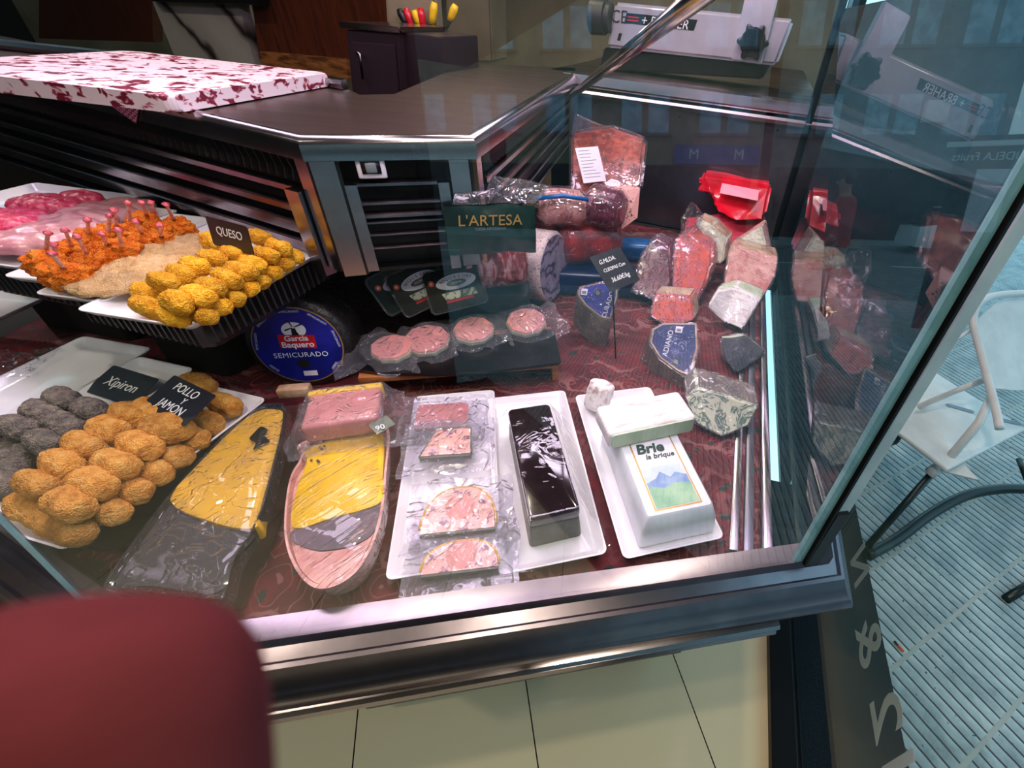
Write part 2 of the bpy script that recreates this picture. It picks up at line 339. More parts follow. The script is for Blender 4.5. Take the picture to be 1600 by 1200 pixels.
def film(name,tint,alpha,rough=.12,bs=.5,bscale=30,bd=.0015,stretch=None):
    m,nt,b=new(name); L=nt.links.new; nt.nodes.remove(b); out=nt.nodes['Material Output']
    tr=N(nt,'BsdfTransparent'); tr.inputs['Color'].default_value=tint; gl=N(nt,'BsdfGlossy',Roughness=rough); gl.inputs['Color'].default_value=(1,1,1,1)
    df=N(nt,'BsdfTranslucent'); df.inputs['Color'].default_value=(.8,.8,.85,1); d2=N(nt,'BsdfDiffuse'); d2.inputs['Color'].default_value=(.8,.8,.86,1)
    tc=N(nt,'TexCoord'); src=tc.outputs['Object']
    if stretch:
        m0=N(nt,'Mapping'); m0.inputs['Rotation'].default_value=stretch[1]; L(src,m0.inputs['Vector']); mp=N(nt,'Mapping'); mp.inputs['Scale'].default_value=stretch[0]; L(m0.outputs['Vector'],mp.inputs['Vector']); src=mp.outputs['Vector']
    n=N(nt,'TexNoise',Scale=bscale,Detail=2,Distortion=1.2); L(src,n.inputs['Vector'])
    ab=N(nt,'Math',operation='SUBTRACT'); ab.inputs[1].default_value=.5; L(n.outputs['Fac'],ab.inputs[0]); a2=N(nt,'Math',operation='ABSOLUTE'); L(ab.outputs[0],a2.inputs[0])
    mr=N(nt,'MapRange'); mr.inputs[1].default_value=0; mr.inputs[2].default_value=.07; mr.inputs[3].default_value=1; mr.inputs[4].default_value=0; L(a2.outputs[0],mr.inputs[0])
    bp=N(nt,'Bump',Strength=bs,Distance=bd); L(mr.outputs[0],bp.inputs['Height']); L(bp.outputs['Normal'],gl.inputs['Normal'])
    fr=fres(nt,1.5); L(bp.outputs['Normal'],fr.inputs['Normal'])
    fa=N(nt,'Math',operation='MULTIPLY_ADD'); fa.inputs[1].default_value=1.1; fa.inputs[2].default_value=.0; L(fr.outputs[0],fa.inputs[0])
    ms=N(nt,'MixShader'); L(fa.outputs[0],ms.inputs[0]); L(tr.outputs[0],ms.inputs[1]); L(gl.outputs[0],ms.inputs[2])
    wm=N(nt,'MixShader'); wm.inputs[0].default_value=alpha; L(ms.outputs[0],wm.inputs[1]); L(d2.outputs[0],wm.inputs[2])
    L(wm.outputs[0],out.inputs['Surface']); return m
M['film']=film('clear_cling_film',(.98,.98,.99,1),.02,.07,1.0,26,bd=.003)
M['filmstretch']=film('stretched_cling_film',(.98,.98,.99,1),.01,.06,1.0,26,bd=.003,stretch=((.16,3.0,1),(0,0,-1.0)))
M['filmclean']=film('smooth_cling_film',(.99,.99,.99,1),.004,.05,.35,14,bd=.0008)
M['railsteel']=pm('satin_rail_steel',G(150,140,148),.27,1,c2=G(126,118,126),scale=6,rough2=.34)
M['vac']=film('vacuum_bag_film',(.95,.94,.97,1),.07,.10,.9,19,bd=.006)
M['bag']=film('crumpled_clear_bag',(.95,.94,.97,1),.02,.10,1.0,26,bd=.012)
M['clearplastic']=film('rigid_clear_plastic',(.95,.95,.97,1),.05,.05,.1,20)
def glassmat(name,tint,ior,rough=0.0,diff=0,scr=False):
    m,nt,b=new(name); L=nt.links.new; nt.nodes.remove(b); out=nt.nodes['Material Output']
    tr=N(nt,'BsdfTransparent'); tr.inputs['Color'].default_value=tint; gl=N(nt,'BsdfGlossy',Roughness=rough)
    fr=fres(nt,ior); ms=N(nt,'MixShader'); L(fr.outputs[0],ms.inputs[0]); L(tr.outputs[0],ms.inputs[1]); L(gl.outputs[0],ms.inputs[2]); L(ms.outputs[0],out.inputs['Surface']); return m
M['glass']=glassmat('display_glass',(.97,.99,.985,1),1.66)
M['sideglass']=glassmat('smoked_side_glass',(.26,.29,.31,1),2.2,.01)
M['winglass']=glassmat('window_glass',(.96,.98,.98,1),1.2)
M['glassedge']=pm('green_glass_edge',G(120,160,164),.15,0,c2=G(96,136,142),scale=12)
M['satin']=pm('satin_silver_metal',G(205,200,208),.34,.55,c2=G(186,182,192),scale=4)
M['palestrip']=pm('pale_edge_strip',G(170,186,192),.3,0,c2=G(150,168,176),scale=9)
M['packcard']=pm('dark_pack_card',G(10,20,17),.4)
def text(name,s,size,mat,parent,mw,shear=0,ext=.0003,align='CENTER',spacing=1,sx=1,bold=0,label=None):
    cu=bpy.data.curves.new(name,'FONT'); cu.body=s; cu.size=size; cu.extrude=ext; cu.shear=shear; cu.align_x=align; cu.align_y='CENTER'; cu.space_character=spacing; cu.offset=bold; cu.resolution_u=3
    t=bpy.data.objects.new(name,cu); COL.objects.link(t); bpy.context.view_layer.update()
    me=bpy.data.meshes.new_from_object(t.evaluated_get(bpy.context.evaluated_depsgraph_get())); bpy.data.objects.remove(t)
    me.transform(Matrix.Diagonal((sx,1,1,1))); me.materials.clear(); me.materials.append(mat)
    o=bpy.data.objects.new(name,me); COL.objects.link(o)
    if parent: o.parent=parent; o.matrix_world=mw
    else: o.matrix_world=mw
    return tag(o,label)
def strokes(name,lines,r,mat,parent,mw):
    bm=nb()
    for l in lines: tube([(x,y,0) for x,y in l],r,bm,n=6)
    return obj(name,bm,mat,parent,mw=mw)

# ------------------------------------------------------------ plan of the place
def dirv(a): a=math.radians(a); return Vector((math.cos(a),math.sin(a),0))
DL=dirv(-20); DR=dirv(14.6); DS=dirv(81); DK=dirv(33.8)
Cn=Vector((.329,.445,.85)); NOSE=Vector((-.588,.205,.85)); LF=NOSE-DL*1.9
B=Vector((.577,2.01,.85))
M1=Vector((-.592,.835,1.31)); M2=Vector((-.342,.960,1.31)); RF=Vector((-.342,2.24,1.31)); L0=M1-DL*2.3

# ---------------- setting
def floor_tiles():
    m,nt,b=new('beige_floor_tiles'); L=nt.links.new; tc=N(nt,'TexCoord')
    br=N(nt,'TexBrick',Scale=1,Mortar_Size=.0018,Brick_Width=.448,Row_Height=1.2); br.offset=0; br.inputs['Mortar Smooth'].default_value=.1
    mp=N(nt,'Mapping'); mp.inputs['Location'].default_value=(.0,.15,0); L(tc.outputs['Object'],mp.inputs['Vector']); L(mp.outputs['Vector'],br.inputs['Vector'])
    br.inputs['Color1'].default_value=G(216,202,168); br.inputs['Color2'].default_value=G(210,196,164); br.inputs['Mortar'].default_value=G(20,20,20)
    L(br.outputs['Color'],b.inputs['Base Color']); b.inputs['Roughness'].default_value=.12; return m
M['tile']=floor_tiles()
def sidewalk():
    m,nt,b=new('grooved_pavement_slabs'); L=nt.links.new; tc=N(nt,'TexCoord'); s=tc.outputs['Object']
    sx=N(nt,'SeparateXYZ'); wn=N(nt,'TexNoise',Scale=14,Detail=3); L(s,wn.inputs['Vector']); 
    mix=N(nt,'Mix',data_type='RGBA'); mix.inputs[0].default_value=.006; L(s,mix.inputs[6]); L(wn.outputs['Color'],mix.inputs[7]); L(mix.outputs[2],sx.inputs[0])
    def saw(src,per,off=0):
        a=N(nt,'Math',operation='MULTIPLY_ADD'); a.inputs[1].default_value=1/per; a.inputs[2].default_value=off; L(src,a.inputs[0]); f=N(nt,'Math',operation='FRACT'); L(a.outputs[0],f.inputs[0]); return f.outputs[0]
    g=saw(sx.outputs[0],.0361); gr=ramp(nt,g,[(0,(0,0,0,1)),(.13,(.05,.05,.05,1)),(.19,(.7,.7,.7,1)),(.6,(.8,.8,.8,1)),(.88,(.95,.95,.95,1)),(.97,(1,1,1,1))])
    j=saw(sx.outputs[1],.2525,-.055); jr=ramp(nt,j,[(0,(1,1,1,1)),(.045,(1,1,1,1)),(.06,(0,0,0,1)),(1,(0,0,0,1))])
    j2=saw(sx.outputs[0],.2525,.3); jr2=ramp(nt,j2,[(0,(1,1,1,1)),(.012,(1,1,1,1)),(.018,(0,0,0,1)),(1,(0,0,0,1))])
    n=N(nt,'TexNoise',Scale=7,Detail=9,Roughness=.7); L(s,n.inputs['Vector']); nr=ramp(nt,n.outputs['Fac'],[(.3,G(126,144,150)),(.5,G(170,188,192)),(.7,G(204,218,220))])
    dk=N(nt,'Mix',data_type='RGBA'); L(gr.outputs['Color'],dk.inputs[0]); dk.inputs[6].default_value=G(34,42,46); L(nr.outputs['Color'],dk.inputs[7])
    jj=N(nt,'Mix',data_type='RGBA'); L(jr.outputs['Color'],jj.inputs[0]); L(dk.outputs[2],jj.inputs[6]); jj.inputs[7].default_value=G(160,166,162)
    sp=N(nt,'TexNoise',Scale=55,Detail=2); L(s,sp.inputs['Vector']); spr=ramp(nt,sp.outputs['Fac'],[(.70,(0,0,0,1)),(.74,(1,1,1,1))])
    st=N(nt,'Mix',data_type='RGBA'); L(spr.outputs['Color'],st.inputs[0]); L(jj.outputs[2],st.inputs[6]); st.inputs[7].default_value=G(46,52,56)
    L(st.outputs[2],b.inputs['Base Color']); b.inputs['Roughness'].default_value=.6
    mx=N(nt,'Math',operation='MAXIMUM'); L(gr.outputs['Color'],mx.inputs[0]); L(jr.outputs['Color'],mx.inputs[1])
    bp=N(nt,'Bump',Strength=.7,Distance=.004); L(mx.outputs[0],bp.inputs['Height']); L(bp.outputs['Normal'],b.inputs['Normal']); return m
M['sidewalk']=sidewalk()
M['granite']=pm('black_granite',G(18,26,32),.5,0,c2=G(30,40,46),scale=220,lo=.45,hi=.65,bump=.1,bscale=160,spec=.12)
M['asphalt']=pm('asphalt',G(96,104,110),.8,0,c2=G(120,128,132),scale=5,detail=8)
M['facade']=pm('beige_facade',G(150,140,116),.8,0,c2=G(136,126,104),scale=3)
M['facade2']=pm('grey_facade',G(116,120,118),.8,0,c2=G(100,106,104),scale=2)
M['winblue']=pm('shutter_window',G(170,200,214),.2,0,c2=G(120,150,170),scale=2)
M['shopdark']=pm('dark_shopfront',G(34,38,42),.3)
M['signblue']=pm('blue_shop_sign',G(20,96,170),.4)
M['frameblack']=pm('black_door_frame',G(10,10,11),.4,0,spec=.2)

obj('floor',bx(-4,-3.4,-.03,.62,3.6,0),M['tile'],smooth=False,kind='structure',rz=0)
fl=bpy.data.objects['floor']; bpy.data.objects.remove(fl)
TH=Vector((.62,.75,0))                       # a point on the inner edge of the threshold
TF0=TH-DS*3.65
def strip(name,a,b,z0,z1,mat,s0=-3.6,s1=3.3,**k):
    nrm=Vector((DS.y,-DS.x,0)); P=[TH+DS*s0+nrm*a,TH+DS*s0+nrm*b,TH+DS*s1+nrm*b,TH+DS*s1+nrm*a]
    return obj(name,prism([(p.x,p.y) for p in P],z0,z1,**k),mat,smooth=False,kind='structure')
# shop floor, laid at right angles to the left run; object axes follow the tiles
a0=math.radians(22)
e=math.radians(-158+180)
def flr():
    nrm=Vector((DS.y,-DS.x,0)); P=[TH+DS*-3.6+nrm*-.06,TH+DS*3.3+nrm*-.06,Vector((-4.65,4.0,0)),Vector((-4.65,-3.2,0))]
    R=Matrix.Rotation(-math.radians(-158),4,'Z')
    # tile joints run along -68 deg: local Y axis = that direction
    ang=math.radians(-68-90)
    Q=[Matrix.Rotation(-ang,3,'Z')@p for p in P]
    bm=prism([(q.x,q.y) for q in Q][::-1],-.03,0); bmesh.ops.recalc_face_normals(bm,faces=bm.faces)
    return obj('floor',bm,M['tile'],smooth=False,kind='structure',loc=(0,0,0),rz=ang)
flr()
strip('trim_1',-.07,.0,-.01,.035,M['frameblack'],s1=.6,bev=.004)
strip('trim_2',.0,.02,-.02,.012,M['frameblack'],bev=.003)
strip('door_sill',.02,.31,-.02,.008,M['granite'])
def ground(name,mat,u0,u1,v0,v1,z0,z1):
    bm=bx(u0,v0,z0,u1,v1,z1); return obj(name,bm,mat,smooth=False,kind='structure',loc=(0,0,0),rz=math.radians(33.8))
# pavement: clipped against the sill line so it starts where the granite ends
def pave():
    nrm=Vector((DS.y,-DS.x,0)); A=TH+nrm*.31
    kn=Vector((DK.y,-DK.x,0))
    def sill_at(v):  # point of the sill line with kerb-normal value v
        s=(v-A.dot(kn))/DS.dot(kn); return A+DS*s
    ang=math.radians(33.8)
    P=[A+DS*3.3,A+DS*-3.6,Vector((-1.2,-3.0,0)),]
    # kerb at normal 6.96
    K1=kn*6.96+DK*-7; K2=kn*6.96+DK*14
    P=[A+DS*9,A+DS*-3.6,A+DS*-3.6-DK*6,K1,K2]
    Q=[Matrix.Rotation(-ang,3,'Z')@Vector((p.x,p.y,0)) for p in P]
    bm=nb(); f=bm.faces.new([bm.verts.new((q.x,q.y,0)) for q in Q]); bmesh.ops.recalc_face_normals(bm,faces=bm.faces)
    if bm.faces[:][0].normal.z<0: bmesh.ops.reverse_faces(bm,faces=bm.faces[:])
    r=bmesh.ops.extrude_face_region(bm,geom=bm.faces[:]); bmesh.ops.translate(bm,verts=[v for v in r['geom'] if isinstance(v,bmesh.types.BMVert)],vec=(0,0,-.12)); bmesh.ops.recalc_face_normals(bm,faces=bm.faces)
    obj('pavement',bm,M['sidewalk'],smooth=False,kind='structure',loc=(0,0,0),rz=ang)
pave()
ground('road',M['asphalt'],-30,40,-17.5,-6.96,-.2,-.1)
for k in range(9): ground('road_marking',M['whiteink'],-8+3.4*k,-6.2+3.4*k,-12.3,-12.18,-.1,-.096)
ground('far_pavement',M['sidewalk'],-30,40,-22,-17.5,-.2,0)
ground('far_street',M['asphalt'],14,60,-60,-22,-.25,-.02)
# shop shell
strip('wall_right',-.02,.12,2.35,3.0,M['facade2'],s0=-3.6,s1=3.4)
strip('trim_5',.13,1.9,3.15,3.3,M['facade2'],s0=-8,s1=7)  # unseen balcony canopy, added to cut the sky mirrored in the front rail
strip('ceiling',-5.0,.0,2.9,3.0,M['ceil'],s0=-3.6,s1=4.2)
obj('wall_left',prism([(-4.75,-3.2),(-4.65,-3.2),(-4.65,4.1),(-4.75,4.1)],0,2.9),M['walldark'],smooth=False,kind='structure')
wf=TH+DS*-3.55
obj('wall_front',prism([(-4.65,-3.3),(wf.x,wf.y-.1),(wf.x,wf.y),(-4.65,-3.2)],0,2.9),M['walldark'],smooth=False,kind='structure')
obj('wall_back',prism([(-4.65,4.0),(1.15,4.0),(1.15,4.12),(-4.65,4.12)],0,2.9),M['wallcream'],smooth=False,kind='structure')
nrm=Vector((DS.y,-DS.x,0))
# shop window along the street side, with its lettering, posts and door opening behind the camera
def spost(name,s,wd=.06,z1=2.9,d=.08,mat='frameblack',kind='structure'):
    o=TH+DS*s; return obj(name,bx(-wd/2,-d/2,0,wd/2,d/2,z1,bev=.004),M[mat],smooth='auto',kind=kind,loc=(o.x,o.y,0),rz=math.radians(81))
spost('trim_3',-3.55,.12); spost('trim_4',2.6,.10)
w1=empty('window_1',(TH+DS*1.5).to_tuple(),math.radians(81),kind='structure')
obj('lintel',bx(-1.1,-.04,2.5,1.1,.04,2.6),M['frameblack'],w1,smooth=False)
# wall behind the counter (dark), built of panels and units
# ---------------- display case
case=empty('display_case',(0,0,0),0,'stainless steel and glass refrigerated display case wrapping round an angled corner','display case')
Cm=Cn+DR*.055; Bm=Cm+DS*1.60
path=[LF,NOSE,Cm,Bm]
prof=[(-.040,.835),(-.036,.852),(-.006,.856),(.0,.856),(.0,.834),(.016,.826),(.021,.830),(.027,.828),(.031,.818),(.040,.800),(.046,.794),(.0535,.786),(.055,.778),(.052,.770),(.044,.767),(.030,.765),(.028,.745),(-.02,.74)]
obj('front_rail',sweep(path,prof[::-1]),M['railsteel'],case,smooth='auto')
pth2=[LF,NOSE,Cn+DR*-.03]
obj('bumper',sweep(pth2,[(-.02,.685),(.030,.690),(.045,.697),(.050,.706),(.047,.714),(.038,.717),(.048,.722),(.052,.729),(.048,.736),(.036,.741),(-.02,.741)]),M['steel'],case,smooth='auto')
# plinth and body
inn=offs([LF,NOSE,Cm,Bm],-.16); 
body=[tuple(p) for p in inn]+[(.50,2.02),(-.36,2.22),(-1.1,2.0),(-2.6,1.8)]
obj('body_panel',prism(body[::1],.10,.745),M['panel'],case,smooth=False)
obj('plinth',prism([tuple(p) for p in offs([LF,NOSE,Cm,Bm],-.22)]+[(.42,1.95),(-.36,2.15),(-1.1,1.95),(-2.5,1.75)],0,.10),M['blackmatte'],case,smooth=False)
# deck
inn2=offs([LF,NOSE,Cn,B],-.036)
deckp=[tuple(p) for p in inn2]+[(.54,2.02),(-.36,2.24),(-1.1,2.1),(-2.6,1.72)]
obj('deck',prism(deckp,.745,.80),M['blackmatte'],case,smooth=False)
# side rails inside the right end
for d,z,m in ((-.045,.815,'steel'),(-.075,.808,'panel'),(-.10,.803,'steel')):
    P=offs([Cn+DS*.02,B],d); Q=offs([Cn+DS*.02,B],d-.018)
    obj('inner_rail',prism([tuple(p) for p in P]+[tuple(q) for q in Q[::-1]],.80,z+.02 if d>-.05 else z+.008,bev=.003),M[m],case,smooth='auto')
# glass panes (front panes lean back 8.5 degrees)
T=math.radians(8.5)
def lean(a,b,h,t,inw):
    """pane on the foot line a-b, leaning by t towards the left-hand side of a->b; inw = overshoot of the top right corner"""
    d=(b-a).normalized(); n=Vector((-d.y,d.x,0)); up=Vector((0,0,1))*math.cos(t)+n*math.sin(t)
    return [a,b,b+up*h+d*inw,a+up*h],n
def pane(name,quad,n,th,mat,parent,edge=None,label=None):
    bm=nb(); f=[bm.verts.new(q) for q in quad]; k=[bm.verts.new(q+n*th) for q in quad]
    bm.faces.new(f); bm.faces.new(k[::-1])
    for i in range(4):
        g=bm.faces.new((f[i],k[i],k[(i+1)%4],f[(i+1)%4])); g.material_index=1
    bmesh.ops.recalc_face_normals(bm,faces=bm.faces)
    return obj(name,bm,[mat,edge or M['glassedge']],parent,smooth=False,label=label)
a=NOSE.copy(); b=Cn.copy(); a.z=b.z=.852
PN=Vector((-DR.y,DR.x,0)); PT=.85
up=Vector((0,0,1))*math.cos(T)+PN*math.sin(T)
# top right corner: on the leaning plane, in line with the corner post
topz=1.66
hh=(topz-.852)/math.cos(T)
k=(topz-.852); backv=math.tan(T)*k
ptop=Vector((b.x,b.y,topz))+PN*backv
# slide along the pane so that the corner keeps the azimuth of the post
s=(ptop.x*b.y-ptop.y*b.x)/(DR.y*b.x-DR.x*b.y)
ptop=ptop+DR*s
atop=Vector((a.x,a.y,topz))+PN*backv-DR*.05
pane('front_pane',[a,b,ptop,atop],PN,.006,M['glass'],case)
NL=Vector((-DL.y,DL.x,0)); la=LF.copy(); la.z=.852
tl=Vector((la.x,la.y,topz))+NL*backv
pane('side_pane',[la,a,atop,tl],NL,.006,M['glass'],case,edge=M['glass'])
# corner post: thin black seal between two glass edges
def bar(p,q,wv,wd,tv,td,bm=None):
    wv=wv.normalized()*wd/2; tv=tv.normalized()*td/2
    return loft([[p-wv-tv,p+wv-tv,p+wv+tv,p-wv+tv],[q-wv-tv,q+wv-tv,q+wv+tv,q-wv+tv]],bm)
obj('corner_seal',bar(b,ptop,DR,.005,PN,.012),M['frameblack'],case,smooth=False)
obj('glass_edge',bar(b-DR*.012+PN*.004,ptop-DR*.014+PN*.004,DR,.016,PN,.008),M['glassedge'],case,smooth=False,label='pale green polished glass edge')
obj('edge_strip',bar(b+DR*.018+PN*.002,ptop+DR*.030+PN*.002,DR,.022,PN,.004),M['palestrip'],case,smooth=False)
obj('post_foot',bar(b+Vector((.012,.006,-.004)),b+(ptop-b)*.14+Vector((.014,.006,0)),DR,.022,PN,.018),M['black'],case,smooth=False)
# smoked right end pane
Bt=Vector((B.x,B.y,.84)); ba=Vector((b.x+.004,b.y+.014,.84))
pane('end_pane',[ba,Bt,Vector((Bt.x,Bt.y,1.62)),Vector((ptop.x,ptop.y+.01,1.64))],Vector((DS.y,-DS.x,0)),.008,M['sideglass'],case)
obj('rear_post',bar(Bt,Vector((Bt.x,Bt.y,1.9)),DS,.03,nrm,.024),M['frameblack'],case,smooth=False)
obj('rear_post_edge',bar(Bt+Vector((.022,-.01,0)),Vector((Bt.x+.022,Bt.y-.01,1.9)),DS,.008,nrm,.012),M['glassedge'],case,smooth=False)
# rear wall and rail
RL=Vector((-.36,2.25,0)); RR=Vector((.60,2.02,0))
rd=(RR-RL).normalized(); rn=Vector((rd.y,-rd.x,0))
obj('rear_panel',bar(RL+Vector((0,0,.80)),RL+Vector((0,0,1.27)),rd,.001,rn,.01) if 0 else prism([(RL.x,RL.y),(RR.x,RR.y),(RR.x-rn.x*.02,RR.y-rn.y*.02),(RL.x-rn.x*.02,RL.y-rn.y*.02)],.80,1.27),M['panel'],case,smooth=False)
obj('rear_rail',sweep([RL-rd*.02,RR],[(0,1.27),(.028,1.272),(.032,1.285),(.026,1.294),(0,1.297)]),M['railsteel'],case,smooth='auto')
obj('rear_rail_groove',prism([tuple((RL-rn*.006).to_2d()),tuple((RR-rn*.006).to_2d()),tuple((RR-rn*.0).to_2d()),tuple((RL-rn*.0).to_2d())],1.297,1.305),M['blackmatte'],case,smooth=False)
obj('rear_top_rail',sweep([RL-rd*.02,RR],[(-.03,1.305),(.022,1.305),(.03,1.315),(.024,1.347),(-.03,1.35)]),M['steel'],case,smooth='auto')
for p in ((1062,182),(1215,203),(930,160)):
    q=hitp(p[0],p[1],RL+rn*.001,rn); obj('screw',bx(-.004,-.003,-.004,.004,.003,.004,bev=.0015),M['black'],case,loc=q)
# strut between counter and front pane
s0=at(893,150,1.30); s1=Vector(hitp(1085,0,(0,.62,0),(0,1,0)))
s1=s0+(s1-s0)*1.25
obj('strut',tube([s0,s1],.011,n=14),M['steel_brown'],case)

# ---------------- grilles under the worktop
def vface(px,py,p0,d): n=Vector((-d.y,d.x,0)); return hitp(px,py,p0,n)
GZ1=1.275
def slat(p,q,z0,z1,proud=.012,mat='slat'):
    d=(q-p).normalized(); return obj('grille_slat',sweep([p,q],[(-.004,z0),(proud*.5,z0),(proud,z0+.004),(proud,z1-.004),(proud*.5,z1),(-.004,z1)]),M[mat],case,smooth='auto')
def run(p,q,zs,mat='slat',proud=.012):
    for z0,z1 in zs: slat(p,q,z0,z1,proud,mat)
ML=(M2-M1).normalized()
# left run
zL=[(1.233,1.251),(1.193,1.212),(1.149,1.178),(1.111,1.138),(1.088,1.097)]
gl0=M1-DL*2.2; gl1=M1-DL*.072
inL=Vector((-DL.y,DL.x,0)); inM=Vector((-ML.y,ML.x,0)); inR=Vector((-1,0,0))
sh=lambda v,n,k: v+n*k
run(sh(gl0,inL,.02),sh(gl1,inL,.02),zL)
for z0,z1 in ((1.257,1.270),(1.223,1.234),(1.198,1.211),(1.190,1.195),(1.165,1.171),(1.137,1.144)): slat(sh(M1+ML*.062,inM,.012),sh(M1+ML*.205,inM,.012),z0,z1,.012)
run(sh(M2+Vector((0,.09,0)),inR,.02),sh(RF,inR,.02),zL,mat='slat')
# backing, dark void behind slats
def back(p,q,n,z0,z1,k=.05): 
    a=p+n*k; b=q+n*k; return obj('grille_backing',prism([a.to_2d()[:],b.to_2d()[:],(b+n*.01).to_2d()[:],(a+n*.01).to_2d()[:]],z0,z1),M['blackmatte'],case,smooth=False)
back(gl0,M1,inL,1.085,1.306); back(M1,M2,inM,1.09,1.306); back(M2,RF,inR,1.085,1.306)
# black fins, left run and right run
def fins(p,q,n,z0,z1,step):
    bm=nb(); d=(q-p); L=d.length; d.normalize(); k=int(L/step)
    for i in range(k):
        c=p+d*(i*step)+n*.012; w=step*.42
        pts=[c-d*w,c+d*w*.2,c+d*w+n*-.008,c+d*w*.2]
        zz=(z0,(z0+z1)/2,z1)
        P=[[c-d*w+Vector((0,0,z0-c.z)),c+d*w*.4-n*.006+Vector((0,0,z0-c.z)),c+d*w*.5+n*.004+Vector((0,0,z0-c.z))],
           [c-d*w*.3+Vector((0,0,zz[1]-c.z)),c+d*w*1.1-n*.006+Vector((0,0,zz[1]-c.z)),c+d*w*1.2+n*.004+Vector((0,0,zz[1]-c.z))],
           [c-d*w+Vector((0,0,z1-c.z)),c+d*w*.4-n*.006+Vector((0,0,z1-c.z)),c+d*w*.5+n*.004+Vector((0,0,z1-c.z))]]
        loft(P,bm)
    bmesh.ops.recalc_face_normals(bm,faces=bm.faces)
    return bm
obj('rubber_fins',fins(gl0,gl1+DL*.06,inL,1.262,1.300,.022),M['fin'],case,smooth=False,label='row of black zigzag rubber fins')
obj('rubber_fins',fins(M2+Vector((0,.1,0)),RF,inR,1.262,1.300,.03),M['fin'],case,smooth=False,label='row of black zigzag rubber fins')
# posts: mirror steel uprights
def upright(p,q,z0,z1,mat='steel',proud=.004):
    return obj('upright',sweep([p,q],[(-.01,z0),(proud,z0),(proud,z1),(-.01,z1)]),M[mat],case,smooth='auto')
upright(M1-DL*.030,M1-DL*.001,1.10,1.306); upright(M1+ML*.001,M1+ML*.040,1.09,1.306)
upright(M1-DL*.070,M1-DL*.035,1.085,1.25,proud=.014)
upright(M1+ML*.046,M1+ML*.066,1.10,1.267,proud=.012); upright(M1+ML*.206,M1+ML*.226,1.09,1.267,proud=.012)
upright(M1+ML*.232,M1+ML*.268,1.09,1.306); upright(M2+Vector((0,.002,0)),M2+Vector((0,.03,0)),1.09,1.306,mat='steel_brown')
upright(M1+ML*.040,M1+ML*.046,1.09,1.306,mat='black',proud=.002)
upright(RF-Vector((0,.06,0)),RF,1.09,1.306,mat='panel',proud=.02)
# recessed lower wall below the grilles, dark
lw=offs([L0,M1,M2,RF],-.40)
obj('lower_wall',prism([tuple(offs([L0,M1,M2,RF],-.42)[i]) for i in range(4)]+[tuple(p) for p in lw[::-1]],  .80,1.085),M['blackmatte'],case,smooth=False)
obj('underside',prism([tuple(p) for p in offs([L0,M1,M2,RF],-.03)]+[tuple(p) for p in lw[::-1]],1.080,1.088),M['blackmatte'],case,smooth=False)
# small socket under the middle edge
so=empty('wall_socket',mat=frame(vface(580,262,M1,ML)+inM*-.002,ML,(0,0,1)),label='small white electrical socket under the middle of the steel worktop edge',cat='socket')
obj('socket_frame',bx(-.024,-.018,-.004,.024,.018,.004,bev=.003),M['label'],so,mw=so.matrix_world)
obj('socket_window',bx(-.016,-.009,.003,.016,.012,.006),M['black'],so,mw=so.matrix_world); 
obj('socket_plug',bx(-.009,-.007,.005,.009,.010,.009,bev=.002),M['greyink'],so,mw=so.matrix_world)

# ---------------- steel worktop
ct=empty('steel_worktop',(0,0,1.31),0,'brushed steel service worktop with rounded chrome edge, angled round the corner','worktop')
tp=[L0,M1,M2,RF]
WZ=1.345
bk=[tuple(at(x,y,WZ).to_2d()) for x,y in ((900,106),(735,100),(706,109),(616,147),(562,148),(545,140),(425,122))]+[tuple(at(-60,70,WZ).to_2d())]
obj('top_plate',prism([v.to_2d()[:] for v in tp]+[b for b in bk],1.315,WZ),M['counter'],ct,smooth=False,mw=Matrix())
obj('chrome_edge',sweep(tp,[(-.014,1.3455),(-.006,1.3475),(.002,1.3455),(.007,1.340),(.010,1.333),(.010,1.308),(.006,1.306),(-.006,1.306)][::-1]),M['steel'],ct,smooth='auto',mw=Matrix())
tb=[bk[7],bk[6],bk[5]]
obj('back_edge',sweep([Vector((x,y,0)) for x,y in tb],[(-.0,1.345),(.018,1.347),(.022,1.357),(.017,1.366),(.0,1.368)]),M['steel'],ct,smooth='auto',mw=Matrix())
# support body under worktop, hidden side
obj('worktop_body',prism([tuple(p) for p in offs([L0,M1,M2,RF],-.10)]+[(-.46,2.1),(-.60,2.0),(-.62,1.3),(-1.0,1.4),(-2.5,1.95)],1.09,1.315),M['blackmatte'],ct,smooth=False,mw=Matrix())
# ------------------------------------------------------------ behind the worktop
def facepx(px4,p0,n,depth,bev=0,rel=None):
    """polygon whose front corners are seen at the pixels, lying in a vertical plane, pushed back by depth -> bmesh in world"""
    n=Vector(n).normalized(); P=[hitp(x,y,p0,n) for x,y in px4]; Q=[p+n*depth for p in P]
    bm=loft([P,Q]); bmesh.ops.recalc_face_normals(bm,faces=bm.faces)
    if bev: bmesh.ops.bevel(bm,geom=bm.edges[:],offset=bev,segments=3,affect='EDGES')
    return bm
def centre(o):
    """move the object's origin to the middle of its base without moving the mesh"""
    me=o.data; xs=[v.co for v in me.vertices]; c=Vector((sum(v.x for v in xs)/len(xs),sum(v.y for v in xs)/len(xs),min(v.z for v in xs)))
    me.transform(Matrix.Translation(-c)); o.location=o.location+c; return o
nL=Vector((.342,.94,0)); pU=nL*1.85
def unit(name,px4,depth,mat,label,cat,k=0,bev=.003,p0=None,n=None):
    bm=facepx(px4,(p0 or pU)+ (n or nL)*k,n or nL,depth,bev)
    return centre(obj(name,bm,mat,smooth='auto',label=label,cat=cat))
unit('wood_panel',[(60,-140),(232,-140),(240,66),(60,60)],.05,M['darkwood'],'dark red-brown wooden panel at the far left behind the worktop','panel',k=.12)
